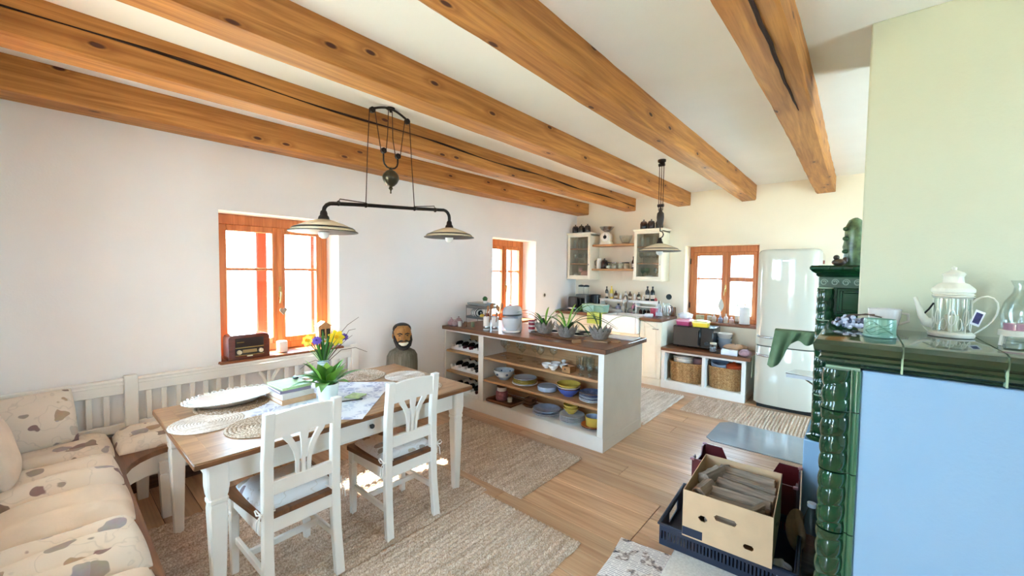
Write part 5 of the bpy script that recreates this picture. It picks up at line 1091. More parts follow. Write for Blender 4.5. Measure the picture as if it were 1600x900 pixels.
obj('case', B(-.255, .255, -.16, .18, .012, .29, b=.008), MWB, mw); obj('door', B(-.25, .1, -.175, -.16, .02, .282, b=.004), mat('microwave_glass', '#1d2022', .08, coat=.8), mw); obj('control_panel', B(.105, .25, -.172, -.16, .02, .282, b=.004), MWB, mw)
obj('handle', MB().tube([(.085, -.175, .05), (.085, -.2, .06), (.085, -.2, .24), (.085, -.175, .25)], .007, 8), BLACK, mw); obj('dial', MB().cyl((.18, -.172, .09), (.18, -.187, .09), .024), mat('dial_grey', '#3a3c3e', .4), mw)
for x in (-.2, .2):
    for y_ in (-.12, .14): obj('foot', MB().cyl((x, y_, 0), (x, y_, .012), .012), BLACK, mw)
def tub(loc, w, d, h, m_, lidm, label, rz=0):
    t = thing('food_container', label, 'container', loc, rz, 'food containers on the microwave')
    obj('tub', MB().rings([[(a*w/2*s, b*d/2*s, z) for a, b in ((-1, -.8), (-.85, -1), (.85, -1), (1, -.8), (1, .8), (.85, 1), (-.85, 1), (-1, .8))] for z, s in ((0, .92), (h, 1.0))]), m_, t); obj('lid', MB().rings([[(a*w/2*s, b*d/2*s, z) for a, b in ((-1, -.8), (-.85, -1), (.85, -1), (1, -.8), (1, .8), (.85, 1), (-.85, 1), (-1, .8))] for z, s in ((h, 1.04), (h+.012, 1.05), (h+.028, .9), (h+.033, .6))]), lidm, t)
tub((1.945, 5.77, .848), .19, .18, .05, mat('pink_plastic', '#d0527e', .35), mat('pink_pale', '#e9a8bf', .35), 'pink plastic container on the left of the microwave')
one('plastic_bag', MB().surf(lambda u, v: ((.085+.015*math.sin(u*40)+.01*math.sin(v*23))*math.cos(2*PI*u)*math.sin(PI*v*.99+.01), (.075+.012*math.sin(u*31+2))*math.sin(2*PI*u)*math.sin(PI*v*.99+.01), .045-.045*math.cos(PI*v)+.006*math.sin(u*37)*math.sin(PI*v)), 48, 16, True, False), mat('crinkled_film', '#dfe2ea', .25, spec=.6), 'crumpled whitish plastic bag on top of the pink container', 'bag', (1.945, 5.78, .929))
tub((2.165, 5.74, .848), .2, .17, .05, mat('yellow_plastic', '#eccf3f', .35), mat('yellow_pale', '#f1e49a', .3), 'yellow plastic container on the right of the microwave', .1)
for i, (x, z, R, m_) in enumerate(((2.43, .557, .085, mat('pale_blue_bowl', '#b5c6da', .2, coat=.4)), (2.43, .60, .09, mat('pale_blue_bowl', '#b5c6da')), (2.43, .65, .095, WHITEC))):
    one('bowl', bowl_mb(R, .1, .5), m_, ('lowest pale blue bowl in the stack right of the microwave', 'middle pale blue bowl in the stack right of the microwave', 'white bowl on top of the stack right of the microwave')[i], 'bowl', (x, 5.86, z+i*.012), 0, 'bowls beside the microwave')
gl_ = thing('preserving_jar', 'clear preserving jar with pale lid in front of the bowl stack', 'jar', (2.365, 5.57, .557))
obj('glass', MB().lathe([(0, 0), (.04, 0), (.045, .006), (.045, .09), (.036, .1), (.033, .1), (.041, .088), (.041, .01), (0, .006)], 18), CLEAR, gl_); obj('lid', MB().lathe([(.038, .1), (.04, .102), (.04, .12), (0, .122)], 18), mat('lid_beige', '#d6cdb7', .4), gl_); obj('contents', MB().lathe([(0, .008), (.038, .01), (.038, .06), (0, .064)], 16), mat('nuts', '#8c8a94', .8, var=.3, vs=60), gl_)
one('glass_dish', MB().box(-.05, .05, -.035, .035, 0, .05, b=.008), glass('dish_glass', (.82, .86, .9), 1.0), 'rectangular clear glass dish beside the preserving jar', 'dish', (2.455, 5.56, .557), .1)
one('paper_box', B(-.09, .09, -.05, .05, 0, .06, b=.003), mat('white_carton', '#dfe1ea', .6, var=.06), 'white carton at the front of the low worktop', 'box', (2.565, 5.53, .557), .08)
one('bread_bag', MB().surf(lambda u, v: ((.14+.01*math.sin(u*25))*math.cos(2*PI*u)*math.sin(PI*v*.98+.02), (.1+.008*math.sin(u*33))*math.sin(2*PI*u)*math.sin(PI*v*.98+.02), .035-.035*math.cos(PI*v)+.005*math.sin(u*31)), 40, 14, True, False), mat('kraft_paper', '#b08b6c', .7, bump=.3, bs=30), 'brown paper bread bag lying on the white carton', 'bag', (2.60, 5.67, .60), .3)
one('snack_bag', MB().surf(lambda u, v: ((.07+.008*math.sin(u*25))*math.cos(2*PI*u)*math.sin(PI*v*.98+.02), (.05+.006*math.sin(u*33))*math.sin(2*PI*u)*math.sin(PI*v*.98+.02), .045-.045*math.cos(PI*v)), 32, 12, True, False), mat('pinkish_wrap', '#a5838c', .5, var=.35, vs=30), 'pinkish wrapped packet at the right front corner of the low worktop', 'packet', (2.735, 5.53, .557), .4)
one('hanging_towel', MB().sheet(lambda u, v: (.002+.006*math.sin(v*14+u*3), (v-.5)*.16, -.25*u), .004, 16, 16), mat('sage_towel', '#c9d3bf', .9, var=.2, vs=12), 'pale green towel hanging at the end of the low worktop beside the fridge', 'towel', (2.816, 5.56, .575))
# window sill things behind
pr_ = thing('paper_towel_roll', 'white paper towel roll on a stand on the back window sill', 'paper towel', (2.60, 6.13, .875))
obj('base', MB().lathe([(0, 0), (.07, 0), (.07, .01), (0, .012)], 22), TRAYW, pr_); obj('roll', MB().lathe([(.02, .012), (.062, .012), (.062, .235), (.02, .235), (.02, .012)], 26), mat('tissue', '#eceef2', .9, bump=.2), pr_); obj('rod', MB().cyl((0, 0, .01), (0, 0, .265), .007).ell((0, 0, .27), (.012, .012, .012), 10, 6), TRAYW, pr_)
G = 'bottles on the back window sill'
for x, h, r_, m_, lab in ((2.16, .20, .03, glass('sill_glass', (.8, .86, .84), 1.0), 'clear bottle on the back window sill left of the mullion'), (2.22, .12, .028, PALEB, 'pale bottle right of the clear one on the back window sill'), (2.30, .10, .03, mat('sill_blue', '#7d8aa5', .3), 'blue grey pot on the back window sill'), (2.37, .13, .026, PALEB, 'pale pink bottle in the middle of the back window sill'), (2.44, .09, .03, mat('sill_rose', '#d6b3ab', .4), 'rose coloured jar right of the pink bottle on the sill'), (2.505, .27, .024, glass('tall_bottle_glass', (.66, .72, .7), 1.0), 'tall slim glass bottle beside the paper towel roll')):
    bottle((x, 6.15, .875), h, r_, m_, PALEB, lab, G, .35)
one('picture_card', B(-.055, .055, -.006, .006, 0, .085, b=.002), mat('green_card', '#c3c79a', .5, var=.3, vs=20), 'small framed greenish card at the left of the back window sill', 'picture', (2.03, 6.16, .875), 0)
one('suncatcher', MB().tube([(0, 0, .25), (0, 0, .2)], .0015, 5).surf(lambda u, v: (.045*math.sin(PI*v)*math.cos(2*PI*u)*(.6+.4*v), .012*math.sin(PI*v)*math.sin(2*PI*u), .2-.2*v), 16, 10, True), mat('pale_wire', '#cfd0c8', .4), 'pale angel ornament hanging in front of the back window', 'ornament', (2.285, 6.225, 1.02))

# ------------------------------------------------------------------ fridge
fg = thing('fridge', 'tall cream retro fridge freezer with rounded doors', 'fridge', (2.85, 5.42, 0))
FRC = mat('fridge_cream', '#cbc9bb', .08, coat=.8, spec=.5)
def fdoor(z0, z1, dome):
    rs = []; lv = [(z0, .97), (z0+.008, 1.0), (z1-.012, 1.0), (z1, .975)] if not dome else [(z0, .97), (z0+.008, 1.0), (z1-.06, 1.0), (z1-.035, .985), (z1-.015, .95), (z1-.004, .88), (z1, .78)]
    for z, s in lv:
        ring = []
        for i in range(25):
            u = -1+2*i/24; ring.append((.298+u*.298*s, .005+.085*(abs(u)**7)*.6-.022*(1-u*u)*s+(1-s)*.1, z))
        ring += [(.596-(1-s)*.298, .1, z), ((1-s)*.298, .1, z)]; rs.append(ring)
    return MB().rings(rs)
obj('body', MB().rings([[(x0, y0_, z), (x1, y0_, z), (x1, y1_, z), (x0, y1_, z)] for z, x0, x1, y0_, y1_ in ((.04, .006, .59, .1, .62), (1.775, .006, .59, .1, .62), (1.81, .02, .576, .1, .6), (1.835, .08, .52, .12, .54))]), FRC, fg, smooth=50)
u_ = obj('upper_door', fdoor(.738, 1.845, True), FRC, fg); l_ = obj('lower_door', fdoor(.055, .724, False), FRC, fg); obj('gasket', B(.012, .584, .06, .1, .05, 1.78), mat('gasket', '#7d7a72', .6), fg); obj('kick_plate', B(.03, .566, .06, .6, 0, .05), BLACK, fg)
for d_, z in ((u_, .845), (l_, .63)):
    obj('handle', MB().tube([(.03, .0, z+.005), (.04, -.035, z), (.1, -.052, z-.004), (.17, -.05, z-.006), (.185, -.03, z-.006)], [.012, .012, .013, .012, .008], 10), STEEL, d_)
obj('badge', B(.245, .345, -.021, -.016, 1.705, 1.722, b=.002), STEEL, u_)
one('fridge_magnet', B(-.012, .012, -.006, .006, -.02, .02, b=.003), mat('magnet_red', '#8a3a2e', .5), 'small reddish thing on the upper right side of the fridge', 'magnet', (3.452, 5.56, 1.70), PI/2)
# ------------------------------------------------------------------ tiled stove
TILE = mat('green_glaze', '#123b22', .1, coat=.55, spec=.4, var=.3, vs=7); TILEG = mat('green_glaze_ledge', '#2a3f2a', .12, coat=.8, var=.2, vs=9); GROUT = mat('pale_grout', '#a9c2a4', .8)
st = thing('tiled_stove', 'green glazed tile stove with twisted corner columns and white plastered front', 'stove', (0, 0, 0))
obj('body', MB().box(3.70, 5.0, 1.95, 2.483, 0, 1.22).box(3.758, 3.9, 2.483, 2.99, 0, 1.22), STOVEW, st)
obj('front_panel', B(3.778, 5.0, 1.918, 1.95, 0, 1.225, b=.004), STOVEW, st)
def twisted(cx, cy, z0, z1, R, pitch=.066, n=28, ph=0.0):
    m = max(8, int((z1-z0)/pitch*14)); rs = []
    for i in range(m+1):
        z = z0+(z1-z0)*i/m; ring = []
        for j in range(n):
            a = 2*PI*j/n; q = abs(math.sin(PI*(z/pitch)-a/2+ph)); r_ = R*(.86+.17*q**.45); ring.append((cx+r_*math.cos(a), cy+r_*math.sin(a), z))
        rs.append(ring)
    return MB().rings(rs)
ZJ = [0.0, .165, .39, .615, .84, 1.07, 1.225]
for a, b in zip(ZJ, ZJ[1:]):
    c = obj('column_tile', twisted(3.708, 1.925, a+.003, b-.003, .042), TILE, st, smooth=60)
    obj('tile_back', B(3.672, 3.776, 1.93, 2.02, a+.002, b-.002, b=.003), TILE, c)
    obj('half_round_strip', MB().cyl((3.752, 1.922, a+.002), (3.752, 1.922, b-.002), .0075, n=10).cyl((3.767, 1.916, a+.002), (3.767, 1.916, b-.002), .011, n=10), mat('green_glaze_light', '#39694a', .08, coat=1.0), c)
    obj('grout', MB().box(3.674, 3.774, 1.932, 2.018, b-.004, b+.004), GROUT, c)
# side wall of the low part, tiles
for i in range(3):
    for k, (a, b) in enumerate(zip(ZJ, ZJ[1:])):
        obj('side_tile', B(3.672, 3.70, 2.022+i*.27, 2.022+(i+1)*.27-.004, a+.002, b-.002, b=.006), TILE, st)
# ledge of wide cornice tiles
xs = [3.645, 3.882, 4.115, 4.348, 4.58, 4.81, 5.0]
for k, (a, b) in enumerate(zip(xs, xs[1:])):
    y0 = 1.925; prof = [(2.48, 1.328), (y0+.02, 1.33), (y0-.002, 1.324), (y0-.012, 1.308), (y0-.008, 1.285), (y0+.012, 1.272), (y0+.014, 1.262), (y0+.006, 1.255), (y0+.006, 1.245), (y0+.03, 1.232), (y0+.03, 1.226), (2.48, 1.226)]
    if k: obj('ledge_tile', MB().prism(prof, a+.0025, b-.0025, 'x'), TILEG, st, smooth=35)
    else:
        # mitred corner tile: the moulded profile turns round the corner
        rs = []
        for (yy, z) in prof[1:-1]:
            o_ = yy-y0; rs.append([(a+o_, y0+o_, z), (b-.0025, y0+o_, z), (b-.0025, 2.48, z), (a+o_, 2.48, z)])
        obj('ledge_tile', MB().rings(rs), TILEG, st, smooth=35)
        rs = [[(p[0], 2.484 if p[1] < 2.4 else 2.985, p[2]) for p in r_] for r_ in rs]; rs = [[(min(p[0], 3.756), p[1], p[2]) for p in r_] for r_ in rs]
        obj('ledge_tile', MB().rings(rs), TILEG, st, smooth=35)
    if k: obj('grout', B(a-.0025, a+.0025, y0+.0, 2.478, 1.228, 1.322), GROUT, st)
# tall part behind
y0 = 3.0
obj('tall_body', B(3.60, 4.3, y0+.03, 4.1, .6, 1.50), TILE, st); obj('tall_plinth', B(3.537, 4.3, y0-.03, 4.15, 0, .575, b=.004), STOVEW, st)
zz = [.62, .85, 1.075, 1.30, 1.49]
for a, b in zip(zz, zz[1:]):
    c = obj('column_tile', twisted(3.607, y0+.03, a+.003, b-.003, .042, ph=1.0), TILE, st, smooth=60); obj('grout', MB().cyl((3.607, y0+.03, b-.003), (3.607, y0+.03, b+.003), .036, n=16), GROUT, c)
obj('column_base', MB().lathe([(.03, .625), (.045, .62), (.048, .61), (.04, .602), (.058, .595), (.066, .585), (.062, .577), (.05, .575)], 24, c=(3.607, y0+.03, 0)), TILE, st)
for i in range(3):
    a = 3.66+i*.25
    for z, q in ((1.34, 1.49), (1.10, 1.335), (.86, 1.095), (.62, .855)):
        pn = obj('face_tile', B(a, a+.245, y0+.012, y0+.03, z, q, b=.004), TILE, st)
        obj('tile_frame', MB().box(a+.012, a+.028, y0+.002, y0+.012, z+.012, q-.012, b=.004).box(a+.217, a+.233, y0+.002, y0+.012, z+.012, q-.012, b=.004).box(a+.028, a+.217, y0+.002, y0+.012, q-.028, q-.012, b=.004).box(a+.028, a+.217, y0+.002, y0+.012, z+.012, z+.028, b=.004), TILE, pn)
# frieze with scrolls and cornice
obj('frieze', B(3.575, 4.3, y0, y0+.06, 1.493, 1.556, b=.003), mat('frieze_glaze', '#3f5c4c', .15, coat=.8), st)
for i in range(8):
    x = 3.60+i*.05
    obj('scroll', MB().tube([(x+.018*math.cos(q)*(1-q/14), y0-.002, 1.524+.02*math.sin(q)*(1-q/14)) for q in [k*.6 for k in range(16)]], .0035, 5), mat('scroll_glaze', '#8aa593', .15, coat=.8), st)
obj('cornice', MB().rings([[(3.60-a, y0-a+.02, z), (4.3, y0-a+.02, z), (4.3, 4.15, z), (3.60-a, 4.15, z)] for a, z in ((.03, 1.556), (.04, 1.566), (.036, 1.572), (.055, 1.585), (.068, 1.60), (.068, 1.612), (.06, 1.622))]), TILE, st, smooth=35)
for yy in [3.07+i*.2 for i in range(5)]: obj('side_tile', B(3.562, 3.60, yy, yy+.196, .62, 1.49, b=.006), TILE, st)

# things on the stove
gm = thing('green_carving', 'tall green glazed carving standing on the stove top', 'carving', (3.725, 3.30, 1.623), .2)
rs = []
for z, w, d in ((0, .05, .045), (.03, .058, .05), (.08, .05, .045), (.12, .056, .05), (.17, .05, .044), (.21, .054, .048), (.25, .045, .042), (.285, .03, .034), (.298, .012, .02)):
    rs.append([(math.cos(2*PI*j/16)*w*(1+.06*math.sin(3*2*PI*j/16+z*40)), math.sin(2*PI*j/16)*d*(1+.06*math.cos(4*2*PI*j/16+z*30)), z) for j in range(16)])
obj('body', MB().rings(rs), mat('green_carved_glaze', '#5d7350', .35, coat=.3, var=.55, vs=30), gm)
for z in (.09, .17, .23): obj('knob', MB().ell((-.05, -.03, z), (.016, .014, .014), 10, 8), mat('dark_green_knob', '#33502f', .3), gm)
fgn = thing('figurine', 'small brown figurine on the stove top', 'figurine', (3.655, 3.22, 1.623))
BRF = mat('brown_figure', '#4a3a2c', .5, var=.3); obj('body', MB().ell((0, 0, .022), (.035, .025, .022), 14, 8), BRF, fgn); obj('head', MB().ell((-.012, -.005, .052), (.016, .015, .016), 12, 8), BRF, fgn); obj('tail', MB().ell((.03, .005, .035), (.014, .01, .02), 10, 8), BRF, fgn)
ZL = 1.331
gr = thing('berry_wreath', 'bunch of bluish white berries on the stove ledge corner', 'decoration', (3.735, 2.30, ZL))
BER = mat('pale_berry', '#c3c7da', .35, var=.15); BERD = mat('dark_berry', '#4a4f66', .3); r = random.Random(12)
for i in range(70):
    a = r.uniform(0, 2*PI); q = r.uniform(0, 1)**.6; c = (.058*q*math.cos(a), .05*q*math.sin(a), .012+.05*r.random()*(1-q*q*.7)+.004)
    obj('berry', MB().ell(c, (.0095, .0095, .0095), 8, 6), BER if r.random() < .8 else BERD, gr)
obj('twig', MB().tube([(-.05, -.02, .03), (0, 0, .065), (.08, .02, .07)], .003, 5), TWIG, gr); obj('twig', MB().tube([(-.02, .03, .05), (.05, .0, .072), (.1, -.01, .062)], .003, 5), TWIG, gr)
gc = thing('green_cup', 'sage green ceramic cup with a wave pattern on the stove ledge', 'cup', (3.825, 2.11, ZL))
SAG = mat('sage_glaze', '#7fa791', .3, coat=.3, var=.1)
obj('cup', MB().lathe([(0, 0), (.046, 0), (.048, .004), (.047, .068), (.0465, .07), (.043, .07), (.0435, .008), (0, .007)], 32), SAG, gc); obj('foot_ring', MB().lathe([(.0478, .002), (.0495, .004), (.0495, .01), (.0478, .012)], 32), SAG, gc)
for k in range(5): obj('wave_line', MB().tube([(-.0, 0, 0)]+[(.0478*math.cos(a), .0478*math.sin(a), .018+.009*k+.008*math.sin(4*a+k)) for a in [-2.6+.1*i for i in range(20)]][0:0]+[(.0478*math.cos(a), .0478*math.sin(a), .018+.009*k+.008*math.sin(4*a+k)) for a in [-2.6+.1*i for i in range(20)]], .0012, 4) if False else MB().tube([(.0478*math.cos(a), .0478*math.sin(a), .018+.009*k+.008*math.sin(4*a+k)) for a in [-2.6+.1*i for i in range(20)]], .0012, 4), mat('sage_dark', '#5f8a74', .3), gc)
wc_ = thing('white_mug', 'cream white mug with handle behind the green cup on the stove ledge', 'mug', (3.845, 2.36, ZL), .3)
obj('mug', MB().lathe([(0, 0), (.035, 0), (.04, .008), (.052, .06), (.055, .095), (.052, .095), (.048, .06), (.036, .012), (0, .009)], 28), mat('cream_mug', '#e4dcd6', .25, coat=.4), wc_); obj('handle', MB().tube([(.05, 0, .08), (.078, 0, .075), (.08, 0, .045), (.047, 0, .03)], .006, 8), mat('cream_mug', '#e4dcd6'), wc_)
# glass lantern teapot
tp = thing('lantern_teapot', 'white metal and glass lantern shaped like a teapot on the stove ledge', 'lantern', (4.04, 2.345, ZL), -.1); tp.scale = (.84, .84, 1.04)
LWH = mat('lantern_white', '#e2dfcf', .4, var=.06)
obj('base', MB().lathe([(0, 0), (.075, 0), (.078, .004), (.078, .012), (.07, .018), (0, .019)], 30), LWH, tp)
obj('glass', MB().lathe([(.0585, .018), (.06, .02), (.06, .15), (.058, .15), (.058, .02), (.0575, .018)], 28), CLEAR, tp)
obj('candle', MB().lathe([(0, .02), (.024, .02), (.025, .08), (.012, .083), (0, .08)], 18), mat('ivory_wax', '#e4dcc0', .5), tp)
obj('collar', MB().lathe([(.06, .145), (.066, .148), (.066, .165), (.072, .17), (.072, .18), (.068, .185), (.05, .2), (.036, .205), (.033, .225), (.036, .232), (.04, .236), (.034, .243), (.015, .25), (.008, .253), (.01, .262), (0, .266)], 30), LWH, tp)
for z in (.152, .160, .176): obj('ring', MB().lathe([(.0655, z-.003), (.0725, z), (.0655, z+.003)], 30), LWH, tp)
for k in range(8):
    a = 2*PI*k/8; obj('wire_bar', MB().tube([(.062*math.cos(a), .062*math.sin(a), .018), (.063*math.cos(a), .063*math.sin(a), .08), (.062*math.cos(a), .062*math.sin(a), .148)], .0022, 6), LWH, tp)
    obj('wire_scroll', MB().tube([(.064*math.cos(a+.18*math.sin(q)), .064*math.sin(a+.18*math.sin(q)), .075+.03*math.cos(q)) for q in [i*.6 for i in range(11)]], .0018, 5), LWH, tp)
    obj('wire_scroll', MB().tube([(.064*math.cos(a+.39+.14*math.sin(q)), .064*math.sin(a+.39+.14*math.sin(q)), .05+.022*math.cos(q)) for q in [i*.6 for i in range(11)]], .0018, 5), LWH, tp)
obj('spout', MB().tube([(-.06, 0, .045), (-.085, 0, .05), (-.10, 0, .075), (-.112, 0, .11), (-.125, 0, .145)], [.02, .019, .014, .01, .008], 12), LWH, tp); obj('spout_brace', MB().tube([(-.06, 0, .125), (-.075, 0, .1), (-.1, 0, .07)], .004, 6), IRON, tp)
obj('handle', MB().tube([(.062, 0, .13), (.075, 0, .145), (.09, 0, .154), (.108, 0, .156), (.125, 0, .15), (.137, 0, .135), (.14, 0, .115), (.136, 0, .092), (.125, 0, .07), (.11, 0, .05), (.095, 0, .035), (.07, 0, .012)], .003, 8), LWH, tp); obj('spout_stay', MB().tube([(-.1, 0, .06), (-.09, 0, .03), (-.07, 0, .01)], .003, 6), LWH, tp)
tg_ = obj('tag', B(-.016, .016, -.001, .001, -.028, .028), mat('tag_paper', '#e2e1e6', .7), tp, loc=(.078, -.055, .078), rot=(0, .35, .3)); obj('tag_print', B(-.011, .011, -.0016, -.001, -.02, .02), mat('tag_violet', '#3c3560', .6, var=.6, vs=60), tg_)
# hurricane vase and pink stand
hv = thing('hurricane_vase', 'tall clear glass vase at the right picture edge on the stove ledge', 'vase', (4.245, 2.395, ZL))
obj('glass', MB().lathe([(0, 0), (.06, 0), (.062, .004), (.058, .03), (.07, .07), (.074, .1), (.066, .14), (.045, .18), (.042, .2), (.052, .225), (.05, .225), (.04, .2), (.043, .18), (.064, .14), (.072, .1), (.067, .07), (.056, .032), (0, .01)], 32), CLEAR, hv)
ps = thing('candle_stand', 'little white footed stand with a pink candle on the stove ledge', 'candle holder', (4.178, 2.20, ZL))
obj('top_ring', MB().lathe([(.036, .032), (.042, .034), (.042, .052), (.036, .054)], 24), LWH, ps)
for k in range(4):
    a = 2*PI*k/4+.5; obj('leg', MB().tube([(.038*math.cos(a), .038*math.sin(a), .036), (.044*math.cos(a), .044*math.sin(a), .0)], [.006, .005], 8), LWH, ps)
obj('glass', MB().lathe([(.0, .05), (.036, .05), (.037, .086), (.034, .086), (.033, .055), (0, .053)], 22), CLEAR, ps); obj('candle', MB().lathe([(0, .054), (.031, .054), (.031, .076), (0, .077)], 20), mat('pink_wax', '#c98aa0', .5), ps)

# rail with cloth and steel tray beside the tall stove
rl = thing('towel_rail', 'grey iron towel rail fixed to the side of the stove', 'rail', (3.562, 3.55, 1.15))
obj('arm', MB().tube([(0, 0, 0), (-.26, 0, -.005)], .008, 8), mat('rail_grey', '#6b6a66', .4, .6), rl); obj('wall_plate', B(-.012, 0, -.03, .03, -.02, .02, b=.003), mat('rail_grey', '#6b6a66'), rl); obj('arm', MB().tube([(0, .06, 0), (-.1, .06, 0)], .008, 8), mat('rail_grey', '#6b6a66'), rl)
def dr_(u, v):
    x = -.27+.25*u-.05*max(0, v-.4)*(1-u)*1.4; fold = .02*math.sin(u*19+v*2)*min(1, abs(v-.35)*3)
    if v < .35: return (x, .03+fold*.5, .012-.35*(.35-v)*.5)
    q_ = min(1, max(0, (u-.22)/.3)); q_ = q_*q_*(3-2*q_); L = .085+.19*(1-q_)+.012*math.sin(u*17); return (x, -.014+fold, .012-(v-.35)/.65*L)
one('kitchen_towel', MB().sheet(dr_, .004, 48, 30), mat('sage_cloth', '#6f8a68', .9, var=.12, vs=20), 'sage green cloth draped over the rail beside the stove', 'cloth', (3.562, 3.55, 1.15))
tr2 = thing('steel_shelf', 'grey metal tray shelf fixed low on the side of the stove', 'shelf', (3.562, 3.5, .86))
obj('plate', MB().prism([(-.18, -.06), (0, -.12), (0, .12), (-.14, .1)], 0, .008), STEEL, tr2, smooth=0); obj('front_rim', B(-.17, 0, -.123, -.118, -.012, .012), mat('rim_white', '#dfe2e8', .3), tr2); obj('bracket', MB().tube([(0, 0, -.08), (-.12, 0, 0)], .006, 6), STEEL, tr2)

# ------------------------------------------------------------------ crates, boxes and wood by the stove
CARD = mat('cardboard', '#d3b491', .85, var=.05, vs=14, bump=.1, bs=40); CARDI = mat('cardboard_inner', '#b9966f', .9)
cb = thing('cardboard_box', 'open cardboard box full of firewood standing in the navy crate', 'box', (3.295, 2.375, .225), .06)
w, d, h = .195, .255, .24
def front_with_holes():
    """front board as a grid with rounded hand hole and two vent holes cut out"""
    m = MB(); nx, nz = 84, 50; th = .004
    def solid(x, z):
        def st_(cx, cz, a, b): 
            dx = max(0, abs(x-cx)-a); return dx*dx+(z-cz)**2 < b*b
        return not (st_(.0, .15, .035, .014) or st_(-.1, .12, .006, .013) or st_(.1, .06, .008, .014))
    for i in range(nx):
        for k in range(nz):
            x0 = -w+2*w*i/nx; x1 = -w+2*w*(i+1)/nx; z0 = h*k/nz; z1 = h*(k+1)/nz
            if solid((x0+x1)/2, (z0+z1)/2): m._add([(x0, -d, z0), (x1, -d, z0), (x1, -d, z1), (x0, -d, z1), (x0, -d+th, z0), (x1, -d+th, z0), (x1, -d+th, z1), (x0, -d+th, z1)], [(0, 1, 2, 3), (7, 6, 5, 4), (0, 4, 5, 1), (3, 2, 6, 7), (0, 3, 7, 4), (1, 5, 6, 2)])
    return m
obj('front_board', front_with_holes(), CARD, cb, smooth=0)
obj('side_board', B(-w, -w+.004, -d+.004, d, 0, h), CARD, cb); obj('side_board', B(w-.004, w, -d+.004, d, 0, h), CARD, cb); obj('back_board', B(-w+.004, w-.004, d-.004, d, 0, h), CARD, cb); obj('bottom_board', B(-w+.004, w-.004, -d+.004, d-.004, 0, .004), CARDI, cb)
for yy, zz_ in ((-.08, .12), (.05, .06)): obj('vent_hole', MB().ell((w+.0005, yy, zz_), (.0008, .014, .01), 12, 6), mat('hole_dark', '#2a211a', .9), cb)
obj('torn_patch', B(-w+.001, -.10, -d-.0015, -d-.0002, .008, .05), mat('navy_print', '#2a3044', .8), cb)
LOG = wood('firewood', '#b3a496', '#6f6054', 'x', .85, 1.5); LOGE = wood('log_end', '#a08a76', '#6a5646', 'z', .9, 3.0)
def log(L, rx, ry, loc, rot, label, seed):
    r = random.Random(seed); k = r.choice([4, 5, 5]); base = [(r.uniform(.8, 1.1), 2*PI*j/k+r.uniform(-.25, .25)) for j in range(k)]
    rs = []
    for i in range(9):
        x = -L/2+L*i/8; ring = []
        for j in range(k):
            a0, b0 = base[j]; a1, b1 = base[(j+1) % k]
            for s in (0, .33, .66):
                rr = a0+(a1-a0)*s; bb = b0+((b1-b0) % (2*PI))*s; ring.append((x+r.uniform(-.003, .003)*(i in (0, 8)), rx*rr*math.cos(bb)*(1-.12*(s > 0))+r.uniform(-.0025, .0025), ry*rr*math.sin(bb)*(1-.12*(s > 0))+r.uniform(-.0025, .0025)))
        rs.append(ring)
    one('firewood_log', MB().rings(rs), LOG, label, 'log', loc, group='split logs in the cardboard box', smooth=25, rot=rot)
bx_, by_, bz_ = 3.295, 2.375, .23
for i, (L, a, b, x, y_, z, rx_, rz_, lab) in enumerate(((.27, .045, .04, .02, .19, .175, .2, .03, 'split log at the back of the cardboard box'), (.27, .04, .035, .035, .11, .18, .5, -.04, 'split log second from the back in the cardboard box'), (.27, .042, .035, .045, .03, .175, .9, -.1, 'split log in the middle of the cardboard box'),
    (.28, .04, .035, .03, -.055, .17, .3, .08, 'split log in front of the middle of the cardboard box'), (.27, .045, .04, .02, -.13, .15, .1, .12, 'split log near the front board of the cardboard box'), (.25, .04, .04, .04, -.195, .10, .1, .02, 'lowest split log against the front board of the box'),
    (.15, .04, .045, -.12, -.1, .18, .4, 1.45, 'short stub of log standing at the left of the box'), (.17, .04, .045, -.125, .06, .2, .8, 1.3, 'log lying crosswise at the left of the box'), (.14, .035, .04, -.115, .17, .175, .3, 1.1, 'log end in the left rear corner of the box'), (.15, .016, .026, .115, -.15, .19, .2, 1.2, 'thin split stick leaning at the right front of the box'),
    (.3, .05, .05, .0, .13, .07, .2, 0, 'log buried under the others at the back of the box'), (.3, .05, .05, .0, -.02, .07, .2, 0, 'log buried under the others in the middle of the box'))):
    log(L, a, b, (bx_+x, by_+y_, bz_+z), (rx_, 0, rz_), lab, i+20)
